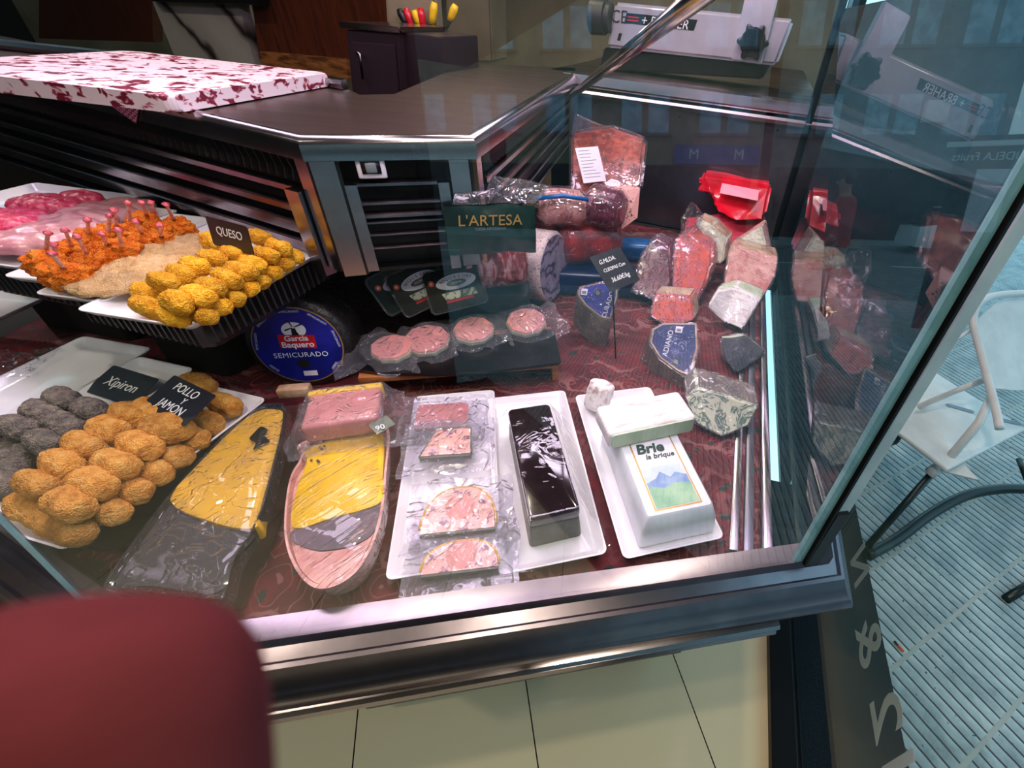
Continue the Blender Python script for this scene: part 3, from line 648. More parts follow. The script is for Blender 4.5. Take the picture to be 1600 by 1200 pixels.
unit('wood_trim',[(148,38),(236,50),(240,66),(150,62)],.03,M['midwood'],'short brown wood trim strip left of the marble slab','trim',k=.31)
unit('marble_slab',[(236,-2),(372,2),(402,112),(276,98)],.06,M['marble'],'veined grey-white marble slab standing behind the speckled cutting board','slab')
unit('ledge',[(225,-12),(400,-8),(402,8),(236,2)],.09,M['black'],'black ledge on top of the veined marble slab','ledge',k=-.04)
unit('wood_panel',[(376,-140),(600,-140),(612,100),(404,92)],.05,M['darkwood'],'dark red-brown wooden panel between the marble slab and the small cabinet','panel',k=.02)
unit('wood_trim',[(404,80),(540,92),(546,124),(410,112)],.03,M['midwood'],'brown wood trim strip right of the marble slab, above the worktop edge','trim')
pC=Vector((-.9,1.86,0)); nC=Vector((.10,1,0)).normalized()
cab=empty('small_cabinet',hitp(600,142,pC,nC),0,'small dark cabinet with a panelled door beside the worktop','cabinet')
def child(name,bm,mat,par,smooth='auto',label=None): 
    o=obj(name,bm,mat,par,smooth=smooth,label=label); o.matrix_world=Matrix(); return o
def world_child(name,bm,mat,par,smooth='auto',label=None):
    me=bpy.data.meshes.new(name); bm.normal_update(); bm.to_mesh(me); bm.free(); bpy.context.view_layer.update()
    me.transform(par.matrix_world.inverted()); o=obj(name,me,mat,par,smooth=smooth,label=label); return o
bpy.context.view_layer.update()
world_child('cabinet_body',facepx([(540,46),(623,50),(634,200),(556,200)],pC,nC,.30,.004),M['cabinet'],cab)
world_child('cabinet_top',facepx([(528,33),(624,42),(624,52),(531,43)],pC-nC*.012,nC,.32,.002),M['steel_brown'],cab)
world_child('door_panel',facepx([(548,65),(616,70),(628,200),(566,200)],pC-nC*.008,nC,.006,.002),M['cabinet'],cab)
world_child('door_handle',tube([hitp(557,84,pC-nC*.012,nC),hitp(558,80,pC-nC*.03,nC),hitp(562,84,pC-nC*.03,nC),hitp(567,124,pC-nC*.03,nC)],.004),M['steel_brown'],cab,smooth=True)
unit('side_unit',[(626,50),(688,58),(700,200),(640,200)],.3,M['cabinet'],'plain dark side unit right of the small panelled cabinet','unit',p0=pC,n=nC,k=.03)
# knife rack with coloured handles
pK=Vector((-.75,2.25,0)); nK=Vector((0,1,0))
kn=unit('knife_holder',[(596,-60),(676,-60),(684,48),(604,44)],.07,M['wallcream'],'pale round-edged knife holder behind the small cabinet','knife holder',p0=pK,n=nK,bev=.012)
for i,(x0,y0,x1,y1,mt,nm) in enumerate(((623,14,637,42,'black','black'),(634,13,645,46,'redplastic','red'),(647,16,656,40,'yellow','yellow'),(657,12,662,48,'redplastic','dark red'),(679,4,675,38,'yellow','yellow'),(712,8,703,32,'yellow','yellow'))):
    a=hitp(x0,y0,pK-nK*.03,nK); b=hitp(x1,y1,pK-nK*.03,nK); c=b+(b-a)*.6
    k=empty('knife',c,0,['black-handled knife, leftmost in the rack behind the cabinet','red-handled knife next to the black-handled one in the rack','yellow-handled knife right of the red one in the rack','second red-handled knife, right of the yellow one in the rack','yellow-handled knife hanging upright near the wall, left of the last one','yellow-handled knife hanging nearest the cream wall, rightmost of the knives'][i],'knife','knives in the rack')
    bpy.context.view_layer.update()
    world_child('handle',tube([a,a+(b-a)*.3,a+(b-a)*.7,b],.014,radii=[.010,.0145,.013,.010]),M[mt],k,smooth=True)
    world_child('blade',loft([[b+Vector((-.01,0,0)),b+Vector((.01,0,0)),b+Vector((.01,.002,0)),b+Vector((-.01,.002,0))],[c+Vector((-.002,0,0)),c+Vector((.003,0,0)),c+Vector((.003,.002,0)),c+Vector((-.002,.002,0))]]),M['steel'],k)
unit('wall_pillar',[(690,-160),(760,-160),(770,98),(700,98)],.3,M['wallcream'],'cream stone wall pillar behind the worktop corner','pillar',p0=Vector((-.9,3.0,0)),n=Vector((0,1,0)),bev=.01)
# cutting board and napkin
c,a,lx,ly=rect([(205,73),(426,118),(243,164),(2,106)],1.372)
bd=obj('cutting_board',prism(rrect(lx/2,ly/2,.02),0,.027,bev=.006,seg=3),M['board'],smooth='auto',label='thick white cutting board with dark red speckles lying on the steel worktop',cat='cutting board',loc=(c.x,c.y,1.3478),rz=a)
def checkmat():
    m,nt,b=new('checked_napkin'); L=nt.links.new; tc=N(nt,'TexCoord'); ck=N(nt,'TexChecker',Scale=240); mp=N(nt,'Mapping'); mp.inputs['Rotation'].default_value=(0,0,.8); L(tc.outputs['Object'],mp.inputs['Vector']); L(mp.outputs['Vector'],ck.inputs['Vector'])
    ck.inputs['Color1'].default_value=G(212,150,186); ck.inputs['Color2'].default_value=G(96,20,60); L(ck.outputs['Color'],b.inputs['Base Color']); b.inputs['Roughness'].default_value=.7; return m
q0=at(170,163,1.3140); q1=at(218,172,1.3140); 
q0=M1-DL*((M1-at(172,160,1.31)).length)+Vector((0,0,.0)); 
def onedge(px,py):  # point on the chrome edge line nearest that pixel column
    n=Vector((-DL.y,DL.x,0)); return hitp(px,py,M1-n*.0125,n)
e0=onedge(166,160); e1=onedge(216,172); e2=onedge(213,193)
bm=nb(); vin=[Vector((p.x,p.y,1.3482))+Vector((-DL.y,DL.x,0))*.03 for p in (e0,e1)]
vs=[bm.verts.new(p) for p in (vin[0],vin[1],e1,e2,e0)]; bm.faces.new(vs[:3]+vs[4:]); bm.faces.new((vs[4],vs[2],vs[3]))
o=centre(obj('napkin',bm,checkmat(),smooth=False,label='corner of a pink and purple checked napkin hanging over the worktop edge',cat='napkin'))
sm=o.modifiers.new('thick','SOLIDIFY'); sm.thickness=.0008

# rear counter and slicer
P=[(RL.x-.10,RL.y+.06),(RR.x+.02,RR.y+.03),(1.0,3.95),(-.30,3.95),(-.36,2.98)]
obj('rear_counter',prism(P,.0,1.345,bev=.004),M['counter'],smooth='auto',label='dark steel counter behind the display case carrying the slicer',cat='counter')
def sp(p,k=0): return Vector(hitp(p[0],p[1],SP-SN*k,SN))
SN=Vector((.23,.973,0)).normalized(); SP=Vector((.1,2.42,0))
sl=empty('slicer',(.35,2.5,1.3455),0,'silver meat slicer with a ribbed black side knob and a star-shaped knob','slicer'); bpy.context.view_layer.update()
world_child('slicer_body',facepx([(960,3),(1240,30),(1212,103),(948,74)],SP,SN,.22,.012),M['satin'],sl)
world_child('carriage_plate',facepx([(1172,-40),(1224,-40),(1190,101),(1142,93)],SP-SN*.03,SN,.03,.004),M['satin'],sl)
world_child('base',facepx([(944,74),(1205,100),(1190,124),(936,108)],SP+SN*.02,SN,.22,.006),M['black'],sl)
a=sp((955,28)); d=(sp((955,28))-sp((1100,42))).normalized()
world_child('ribbed_knob',tube([a,a+d*.022,a+d*.024,a+d*.085,a+d*.09],.05,n=28,radii=[.052,.052,.062,.064,.056]),M['darkgrey'],sl)
for i in range(14):
    u=SN.cross(d).normalized(); an=2*PI*i/14; r=(u*math.cos(an)+SN*math.sin(an))*.064
star=[]; 
for i in range(48):
    t=2*PI*i/48; r=.052+.013*math.cos(6*t); star.append((r*math.cos(t),r*math.sin(t)))
sm_=frame(sp((1176,66),.05),SN.cross(Vector((0,0,1)))*1,(0,0,1)) 
sx=(sp((1100,40))-sp((1000,30))).normalized()
sb=prism(star,0,.035,bev=.008); sb.transform(frame(sp((1177,66),.03),sx,(0,0,1))); world_child('star_knob',sb,M['black'],sl)
t=facepx([(979,20),(1090,31),(1084,48),(975,36)],SP-SN*.0012,SN,.001); world_child('name_plate',t,M['black'],sl,smooth=False)
fm=frame(sp((967,27),.002),sx,(0,0,1))
text('lettering','CE',.062,M['blackink'],sl,fm,spacing=1.0)
text('lettering','+ BRAHER',.045,M['whiteink'],sl,frame(sp((1038,36),.004),sx,(0,0,1)),shear=.2)
t=facepx([(981,25),(999,27),(998,29),(980,27)],SP-SN*.003,SN,.001); world_child('red_stripe',t,M['redink'],sl,smooth=False)
t=facepx([(980,30),(998,32),(997,34),(979,32)],SP-SN*.003,SN,.001); world_child('red_stripe',t,M['redink'],sl,smooth=False)
world_child('slot',facepx([(967,52),(972,52),(969,64),(964,63)],SP-SN*.001,SN,.004),M['black'],sl)
# ------------------------------------------------------------ outdoors: street
kn=Vector((DK.y,-DK.x,0))
def building(name,u0,u1,v0,v1,z1,mat,label,floors,bays,wm='winblue',face='v',shop=True):
    """block in kerb coordinates (u along the kerb, v across the street); windows on the near face"""
    root=empty(name,(0,0,0),0,label,'building')
    Mx=Matrix(((DK.x,kn.x,0,0),(DK.y,kn.y,0,0),(0,0,1,0),(0,0,0,1)))
    R=lambda bm:(bm.transform(Mx),bmesh.ops.recalc_face_normals(bm,faces=bm.faces),bm)[2]
    obj('wall',R(bx(u0,v0,0,u1,v1,z1)),mat,root,smooth=False)
    if shop: obj('shopfront',R(bx(u0+.3,v0-.05,0,u1-.3,v0+.02,2.7)),M['shopdark'],root,smooth=False)
    for f in range(floors):
        z=3.9+f*2.9
        for b in range(bays):
            u=u0+(b+.5)*(u1-u0)/bays
            for s in (-.55,.55):
                obj('window',R(bx(u+s-.42,v0-.04,z,u+s+.42,v0+.03,z+1.35)),M[wm],root,smooth=False)
            obj('window_sill',R(bx(u-1.1,v0-.12,z-.12,u+1.1,v0+.02,z-.02)),M['facade2'],root,smooth=False)
    return root,R
b1,R1=building('apartment_building',-16,3.0,20.5,32,20,M['facade'],'beige apartment block across the street with pairs of pale shuttered windows',5,6)
b2,R2=building('apartment_building',3.4,12,20.5,32,9.5,M['facade2'],'grey lower block across the street with an air conditioner',2,3)
s=obj('shop_sign',R2(bx(-.5,20.3,2.75,2.9,20.44,3.45)),M['signblue'],smooth=False,label='long blue shop sign with a white letter M across the street',cat='sign')
for u in (.3,2.1):
    p=DK*u+kn*20.28+Vector((0,0,3.1)); text('lettering','M',.55,M['whiteink'],s,frame(p,-DK*-1,(0,0,1)) )
b3,R3=building('office_building',24,44,-2,10,14,M['facade2'],'grey corner building far down the street at right',3,6)
# air conditioner on the facade
ac=obj('air_conditioner',R2(bx(8.74,20.12,4.3,9.56,20.455,5.0,bev=.03)),M['white_plastic'],smooth='auto',label='white air conditioner box on the grey block across the street',cat='air conditioner')
# tree: branching trunk and leaf mesh
def tree(u,v,h,label):
    base=DK*u+kn*v; root=empty('street_tree',base,0,label,'tree')
    rnd=random.Random(3); bm=nb()
    tube([(0,0,0),(.05,0,h*.3),(0,.08,h*.55)],.14,bm,radii=[.2,.14,.1])
    tips=[]
    for i in range(9):
        a=i*2.4; e=Vector((math.cos(a)*h*.28,math.sin(a)*h*.28,h*(.6+.3*rnd.random()))); tube([(0,.05,h*.45),Vector((0,.05,h*.45)).lerp(e,.5)+Vector((0,0,.2)),e],.05,bm,radii=[.08,.05,.02]); tips.append(e)
    obj('trunk',bm,M['darkwood'],root,smooth=True)
    lb=nb()
    for i in range(5200):
        c=rnd.choice(tips)+Vector((rnd.gauss(0,h*.11),rnd.gauss(0,h*.11),rnd.gauss(0,h*.09)))
        a=Vector((rnd.gauss(0,1),rnd.gauss(0,1),rnd.gauss(0,1))).normalized(); b=a.orthogonal().normalized(); s=.09+.06*rnd.random()
        lb.faces.new([lb.verts.new(c+a*s),lb.verts.new(c+b*s*.5),lb.verts.new(c-a*s),lb.verts.new(c-b*s*.5)])
    obj('foliage',lb,M['leaf'],root,smooth=False)
M['leaf']=pm('tree_leaves',G(54,84,44),.6,0,c2=G(34,60,34),scale=1.5)
tree(17.5,19.0,5.2,'leafy street tree standing across the road')
# parked cars
def car(u,v,rz,paint,label):
    p=DK*u+kn*v; root=empty('parked_car',(p.x,p.y,-.1),math.radians(33.8)+rz,label,'car','cars parked across the road')
    sec=[(-2.1,.25,.60,.82),(-2.05,.25,.86,.84),(-1.4,.22,.95,.86),(-.6,.22,.97,.86),(.9,.22,.97,.86),(1.3,.22,.95,.86),(1.95,.22,.90,.85),(2.15,.25,.72,.80)]
    bm=loft([[(x,-w,z0),(x,-w,z1*.8),(x,-w*.88,z1),(x,w*.88,z1),(x,w,z1*.8),(x,w,z0)] for x,z0,z1,w in sec]); bmesh.ops.recalc_face_normals(bm,faces=bm.faces)
    obj('body',bm,paint,root,smooth='auto')
    sec=[(-1.85,.95,.70),(-1.2,1.42,.62),(.1,1.46,.62),(1.15,.97,.70)]
    bm=loft([[(x,-w,.90),(x,-w,z) if z<1 else (x,-w*.97,z-.05),(x,0,z),(x,w*.97,z-.05) if z>1 else (x,w,z),(x,w,.90)] for x,z,w in sec]); bmesh.ops.recalc_face_normals(bm,faces=bm.faces)
    obj('cabin_windows',bm,M['black'],root,smooth='auto')
    obj('roof',bx(-1.2,-.58,1.42,.15,.58,1.475,bev=.02),paint,root,smooth='auto')
    for x in (-1.3,1.3):
        for y in (-.82,.82):
            w=lathe([(.0,-.1),(.29,-.1),(.32,-.07),(.32,.07),(.29,.1),(0,.1)],24); w.transform(Matrix.Translation((x,y,.32))@Matrix.Rotation(PI/2,4,'X')); obj('wheel',w,M['black'],root,smooth='auto')
    return root
M['carwhite']=pm('white_car_paint',G(225,232,236),.15,0,c2=G(215,222,228),scale=1,coat=1)
M['carsilver']=pm('silver_car_paint',G(150,166,176),.2,.6,c2=G(140,156,166),scale=1,coat=1)
car(15.4,16.2,0,M['carsilver'],'silver car parked across the road, nearer the tree')
car(9.6,16.4,0,M['carwhite'],'white car parked across the road, left of the silver car')
# pedestrian (seen mirrored in the front glass): red top, pale trousers, dark shoes, dark bag
def skin_body(name,verts,edges,radii,mats,parent,sub=2,root=0):
    me=bpy.data.meshes.new(name); me.from_pydata(verts,edges,[]); o=bpy.data.objects.new(name,me); COL.objects.link(o)
    sk=o.modifiers.new('skin','SKIN'); sk.use_smooth_shade=True
    for i,r in enumerate(radii): 
        v=me.skin_vertices[0].data[i]; v.radius=(r,r) if not isinstance(r,tuple) else r; v.use_root=(i==root)
    sb=o.modifiers.new('sub','SUBSURF'); sb.levels=sub; sb.render_levels=sub
    bpy.context.view_layer.update(); m2=bpy.data.meshes.new_from_object(o.evaluated_get(bpy.context.evaluated_depsgraph_get())); bpy.data.objects.remove(o)
    m2.materials.clear(); 
    for m in mats: m2.materials.append(m)
    o=bpy.data.objects.new(name,m2); COL.objects.link(o); o.parent=parent; m2.polygons.foreach_set('use_smooth',[True]*len(m2.polygons)); return o
M['skin']=pm('skin',G(196,140,116),.5,0,c2=G(180,124,104),scale=20)
M['redtop']=pm('red_top_cloth',G(200,66,70),.8,0,c2=G(180,52,58),scale=10)
M['paletrousers']=pm('pale_trousers',G(196,190,178),.8,0,c2=G(178,172,160),scale=10)
M['hair']=pm('grey_hair',G(90,86,84),.7,0,c2=G(60,58,58),scale=30,stretch=(8,8,1))
pr=empty('person',(4.89,-3.39,0),math.radians(125),'person in a red top, pale trousers and dark shoes standing on the pavement','person')
V=[(0,0,.93),(0,0,1.12),(0,.0,1.33),(0,.01,1.45),(0,.02,1.53),(0,.04,1.62),(0,.05,1.70),
   (.17,.0,1.40),(.24,.03,1.15),(.22,.16,.98),(.20,.24,.93),(-.17,.0,1.40),(-.24,.03,1.15),(-.22,.16,.98),(-.20,.24,.93),
   (.10,0,.86),(.12,.03,.48),(.12,-.02,.09),(.13,.12,.035),(-.10,0,.86),(-.12,-.02,.48),(-.12,-.08,.09),(-.13,.06,.035)]
E_=[(0,1),(1,2),(2,3),(3,4),(4,5),(5,6),(3,7),(7,8),(8,9),(9,10),(3,11),(11,12),(12,13),(13,14),(0,15),(15,16),(16,17),(17,18),(0,19),(19,20),(20,21),(21,22)]
Rr=[(.16,.11),(.15,.105),(.18,.12),.09,.055,(.078,.09),(.08,.09),.065,.05,.04,.035,.065,.05,.04,.035,.09,.062,.045,(.045,.035),.09,.062,.045,(.045,.035)]
o=skin_body('body',V,E_,Rr,[M['skin']],pr)
def cloth_on(name,zt,zb,mat,xmin=0,infl=.012,cond=None):
    bm=bmesh.new(); bm.from_mesh(o.data); bm.normal_update()
    kill=[f for f in bm.faces if not cond(f.calc_center_median())]
    bmesh.ops.delete(bm,geom=kill,context='FACES')
    for v in bm.verts: v.co+=v.normal*infl
    ob=obj(name,bm,mat,pr); return ob
cloth_on('top',0,0,M['redtop'],cond=lambda c:(.92<c.z<1.47) and not(abs(c.y)>.2),infl=.02)
cloth_on('trousers',0,0,M['paletrousers'],cond=lambda c:.12<c.z<.96 and abs(c.x)<.205 and c.y<.14,infl=.015)
cloth_on('shoes',0,0,M['black'],cond=lambda c:c.z<.10,infl=.012)
h=nb(); bmesh.ops.create_icosphere(h,subdivisions=4,radius=.105)
for v in h.verts:
    v.co.x*=.86; v.co.z*=1.05
    if v.co.y>.03 and v.co.z<.045: v.co.y=.03+(v.co.y-.03)*.2
    v.co+=v.co.normalized()*.006*noise.noise(v.co*30)
obj('hair',h,M['hair'],pr).location=(0,.03,1.70)
for sx in (-.03,.03):
    ey=nb(); bmesh.ops.create_icosphere(ey,subdivisions=2,radius=.012); obj('eye',ey,M['black'],pr).location=(sx,.125,1.665)
ns=nb(); bmesh.ops.create_cone(ns,segments=10,radius1=.015,radius2=.004,depth=.035,cap_ends=True); obj('nose',ns,M['skin'],pr).location=(0,.14,1.645)
for s in (-1,1):
    for k in range(5):
        fm=nb(); b0=Vector((s*.20+(k-1.5)*.016,.25,.92)); L_=[.05,.075,.08,.075,.06][k]
        if k==0: tube([b0+Vector((-.01*s,0,.01)),b0+Vector((-.03*s,.02,-.01)),b0+Vector((-.03*s,.03,-.03))],.01,fm,n=8)
        else: tube([b0,b0+Vector((0,L_*.5,-.01)),b0+Vector((0,L_*.8,-.035))],.008,fm,n=8)
        obj('finger',fm,M['skin'],pr)
bagp=DK*0
bg_=obj('shoulder_bag',bx(-.16,-.05,0,.16,.05,.26,bev=.03),M['meat_red'],smooth='auto',label='dark red bag hanging at the side of the person in the red top',cat='bag',loc=(4.89-.30,-3.39+.02,.62),rz=.6)

# chair on the pavement and the dark green table frame
cp,ca,clx,cly=rect([(1435,632),(1690,560),(1760,700),(1478,735)],.45)
chair=empty('terrace_chair',(1.42,1.42,0),0,'white plastic and metal terrace chair with slotted seat and dark green legs outside the window','chair'); bpy.context.view_layer.update()
sa=at(1436,632,.44); sb_=at(1492,736,.44); sc=at(1640,745,.44); sd=at(1610,585,.44)
ux=(sb_-sa).normalized(); uy=(sc-sb_).normalized()
W_=lambda p,z:at(p[0],p[1],z)
c0=W_((1492,742),.44); dx=(W_((1560,790),.44)-c0); 
e1=dirv(33.8-90); e2=dirv(33.8)      # chair sides
org=W_((1480,735),.44)
F=Matrix(((e2.x,-e2.y,0,org.x),(e2.y,e2.x,0,org.y),(0,0,1,0),(0,0,0,1)))
seat=prism([(.0,0),(.50,-.02),(.52,.40),(.02,.42)],.425,.445,bev=.008,seg=3); seat.transform(F)
world_child('seat',seat,M['white_plastic'],chair)
def slots(p,q):
    bm=nb(); P0=W_(p,.4465); P1=W_(q,.4465); d=(P1-P0); n=Vector((-d.y,d.x,0)).normalized()*.010
    rr=[]; k=d.normalized()*.010
    ring=[P0+n,P0+n*.7-k*.7,P0-k,P0-n*.7-k*.7,P0-n,P1-n,P1-n*.7+k*.7,P1+k,P1+n*.7+k*.7,P1+n]
    return loft([ring,[r+Vector((0,0,.0008)) for r in ring]])
world_child('slot',slots((1482,633),(1518,643)),M['panel'],chair,smooth=False); world_child('slot',slots((1562,655),(1592,662)),M['panel'],chair,smooth=False)
# back loop and armrest tube
top=[W_((1562,670),.60),W_((1556,640),.63),W_((1535,560),.72),W_((1521,500),.80),W_((1535,470),.83),W_((1570,460),.84),W_((1640,458),.84)]
world_child('arm_tube',tube(catmull(top,6),.0135,n=14),M['white_plastic'],chair,smooth=True)
world_child('cross_tube',tube([W_((1437,635),.46),W_((1490,612),.50),W_((1536,595),.60)],.011,n=12),M['white_plastic'],chair,smooth=True)
world_child('side_tube',tube([W_((1548,622),.62),W_((1530,660),.56),W_((1478,722),.42)],.0145,n=14),M['white_plastic'],chair,smooth=True)
world_child('rear_tube',tube(catmull([W_((1432,625),.50),W_((1455,575),.62),W_((1480,540),.70),W_((1545,500),.78)],6),.007,n=10),M['white_plastic'],chair,smooth=True)
bk=[W_((1530,560),.70),W_((1527,500),.79),W_((1560,470),.82),W_((1640,462),.83),W_((1660,600),.60),W_((1590,610),.60),W_((1545,606),.62)]
nb_=(bk[2]-bk[0]).cross(bk[5]-bk[0]).normalized()*.006
world_child('backrest',loft([[p for p in bk],[p+nb_ for p in bk]]),M['white_plastic'],chair)
world_child('leg_bracket',tube([W_((1478,722),.42),W_((1452,740),.36)],.02,n=14,radii=[.017,.021]),M['white_plastic'],chair,smooth=True)
world_child('seat_bracket',loft([[W_((1470,735),.40),W_((1500,718),.425),W_((1530,750),.425)],[W_((1470,737),.392),W_((1500,720),.418),W_((1530,752),.418)]]),M['white_plastic'],chair)
world_child('leg',tube([W_((1460,735),.37),W_((1348,862),.01)],.013,n=12),M['green_dark'],chair,smooth=True)
world_child('leg',tube([W_((1432,640),.43),W_((1400,690),.2),W_((1375,700),.01)],.011,n=12),M['green_dark'],chair,smooth=True)
world_child('leg',tube([W_((1640,745),.43),W_((1660,800),.01)],.013,n=12),M['green_dark'],chair,smooth=True)
tb_=empty('table_frame',W_((1500,800),0),0,'dark green curved tubular table frame lying along the pavement beside the chair','table'); bpy.context.view_layer.update()
world_child('frame_tube',tube(catmull([W_((1356,868),.022),W_((1402,842),.03),W_((1450,806),.05),W_((1500,778),.08),W_((1545,766),.10),W_((1600,764),.11),W_((1700,775),.11)],6),.021,n=14),M['green_dark'],tb_,smooth=True)
world_child('foot',tube([W_((1572,936),.012),W_((1640,895),.02)],.016,n=12),M['green_dark'],tb_,smooth=True)
world_child('upright',tube([W_((1592,718),.12),W_((1604,748),.11)],.012,n=12),M['green_dark'],tb_,smooth=True)
# cigarette end
g=W_((1403,1008),.006); cg=empty('cigarette_end',(g.x,g.y,.0),math.radians(-55),'cigarette end with an orange filter lying on the grooved pavement','cigarette end')
obj('filter',tube([(0,0,.005),(.022,0,.005)],.004,n=10),M['orangeink'],cg); obj('paper',tube([(-.014,.002,.005),(0,0,.005)],.004,n=10),M['black'],cg)

# lettering on the shop window, read from outside
wn=nrm; wp=TH+nrm*.012
win=empty('window_2',(TH-DS*.9).to_tuple(),0,kind='structure'); bpy.context.view_layer.update()
g0=[TH+DS*-3.4+nrm*.01,TH+DS*.55+nrm*.01]
bmw=nb(); P0,P1=g0; q=[Vector((P0.x,P0.y,.012)),Vector((P1.x,P1.y,.012)),Vector((P1.x,P1.y,.80)),Vector((P0.x,P0.y,.80))]
bm=loft([q,[p+nrm*.006 for p in q]]); world_child('pane',bm,M['winglass'],win,smooth=False)
def letter(ch,px,py,size):
    p=hitp(px,py,wp+nrm*.008,nrm); text('lettering',ch,size,M['winletter'],win,frame(p,DS,(0,0,1)),ext=.0002,sx=.9,bold=.002)
M['winletter']=pm('grey_window_vinyl',G(205,208,208),.7)
letter('&',1356,1003,.17); letter('2',1382,1118,.18); letter('1',1400,1196,.18); letter('N',1342,885,.13)

# street sign board across from the shop
sd_=Vector((math.sin(math.radians(62)),-math.cos(math.radians(62)),0)); sp_=Vector((.36,.55,0))+sd_*6.0
ts=empty('street_sign',(sp_.x,sp_.y,0),math.radians(62-90)+PI/2-PI/2,'tall dark sign board with a white header strip standing on the pavement','sign')
Fs=frame(sp_+Vector((0,0,1.9))-sd_*.05,Vector((-sd_.y,sd_.x,0))*-1,(0,0,1))
bpy.context.view_layer.update()
for nm,x0,y0,x1,y1,z0,z1,mm in (('board',-.35,-1.9,.35,.20,-.04,0,'shopdark'),('header',-.38,.10,.45,.15,0,.02,'whiteink'),('paper_notice',-.18,-.75,.12,-.12,0,.004,'label')):
    b_=bx(x0,y0,z0,x1,y1,z1); b_.transform(Fs); bmesh.ops.recalc_face_normals(b_,faces=b_.faces); world_child(nm,b_,M[mm],ts,smooth=False)
text('lettering','TUDELA Fruits',.11,M['whiteink'],ts,Fs@Matrix.Translation((.03,.0,.005)))
# ------------------------------------------------------------ case contents
DZ=.80
# red cloth with folds
def cloth():
    bm=nb(); nx,ny=150,110
    x0,x1,y0,y1=-1.55,.62,.2,2.25; vs={}
    poly=[Vector(p) for p in (offs([LF,NOSE,Cn,B],-.045))]+[Vector((.50,2.0)),Vector((-.33,2.2)),Vector((-1.0,2.0)),Vector((-1.6,1.4))]
    def inside(p):
        c=False; n=len(poly)
        for i in range(n):
            a,b=poly[i],poly[(i+1)%n]
            if (a.y>p.y)!=(b.y>p.y) and p.x<(b.x-a.x)*(p.y-a.y)/(b.y-a.y)+a.x: c=not c
        return c
    for i in range(nx):
        for j in range(ny):
            x=x0+(x1-x0)*i/(nx-1); y=y0+(y1-y0)*j/(ny-1)
            if inside(Vector((x,y))) :
                z=DZ+.003+.006*max(0,noise.noise(Vector((x*5,y*5,0))))+.004*abs(noise.noise(Vector((x*16,y*7,3))))
                vs[i,j]=bm.verts.new((x,y,z))
    for (i,j),v in list(vs.items()):
        q=[vs.get(k) for k in ((i,j),(i+1,j),(i+1,j+1),(i,j+1))]
        if all(q): bm.faces.new(q)
    o=obj('tablecloth',bm,M['cloth'],label='dark red patterned cloth spread over the floor of the display case',cat='cloth')
    so=o.modifiers.new('t','SOLIDIFY'); so.thickness=.0015
cloth()

def plate(hx,hy,h=.018,rim=.014,th=.004,r=.012):
    R=lambda a,b,rr,z:[Vector((x,y,z)) for x,y in rrect(a,b,rr,4)]
    rings=[R(hx-rim-.01,hy-rim-.01,r*.6,0),R(hx-rim*.6,hy-rim*.6,r*.8,h*.35),R(hx,hy,r,h-.0015),R(hx,hy,r,h),R(hx-.003,hy-.003,r*.9,h),R(hx-rim,hy-rim,r*.6,th+.002),R(hx-rim-.006,hy-rim-.006,r*.5,th)]
    bm=loft(rings); bmesh.ops.recalc_face_normals(bm,faces=bm.faces); return bm
def mkplate(px4,zr,label,h=.018,group='white rectangular plates',name='serving_plate',mat='white_cer',sx=1,sy=1,cat='plate'):
    c,a,lx,ly=rect(px4,zr)
    o=obj(name,plate(lx/2*sx,ly/2*sy,h),M[mat],smooth='auto',label=label,cat=cat,group=group,loc=(c.x,c.y,zr-h),rz=a)
    return o,c,a,lx*sx,ly*sy
# black base tray under the lower left plates
bt,_c,_a,_,_=mkplate([(95,575),(398,640),(170,905),(-190,760)],.862,'large black plastic tray under the croquette plates at the left front',h=.05,group=None,name='display_tray',mat='black',cat='tray')
# lower row
ZP=.905
PA=[(118,517),(190,546),(-95,765),(-190,700)]; mkplate(PA,ZP,'empty white rectangular plate at the far left of the lower row')
PBx=[(205,550),(281,577),(0,778),(-75,730)]; pb=mkplate(PBx,ZP,'white plate holding the grey croquettes and the Xipiron sign')
PC=[(291,584),(388,629),(110,874),(0,812)]; pc=mkplate(PC,ZP+.002,'white plate piled with golden croquettes, nearest the front glass')
# upper row on black basket
ZU=1.118
QA=[(328,345),(477,398),(297,517),(122,447)]
# the queso plate is the right half of two plates side by side
mkplate([(345,352),(477,398),(297,517),(208,485)],ZU,'white plate with yellow croquettes, at the right end of the upper row')
mkplate([(300,338),(345,352),(208,484),(122,450)],ZU-.001,'white plate with pale breaded cutlets, left of the yellow croquettes')
mkplate([(250,330),(303,340),(120,452),(45,426)],ZU-.001,'white plate with orange breaded drumsticks in the upper row')
mkplate([(185,312),(250,330),(45,424),(-50,400)],ZU-.001,'white plate with raw pale chicken cutlets in the upper row')
mkplate([(60,277),(172,311),(30,376),(-90,330)],ZU-.003,'white plate with raw pink burgers at the far left of the upper row')
mkplate([(-60,430),(22,478),(-30,510),(-120,470)],.915,'corner of a white plate at the left edge of the photo',group=None)
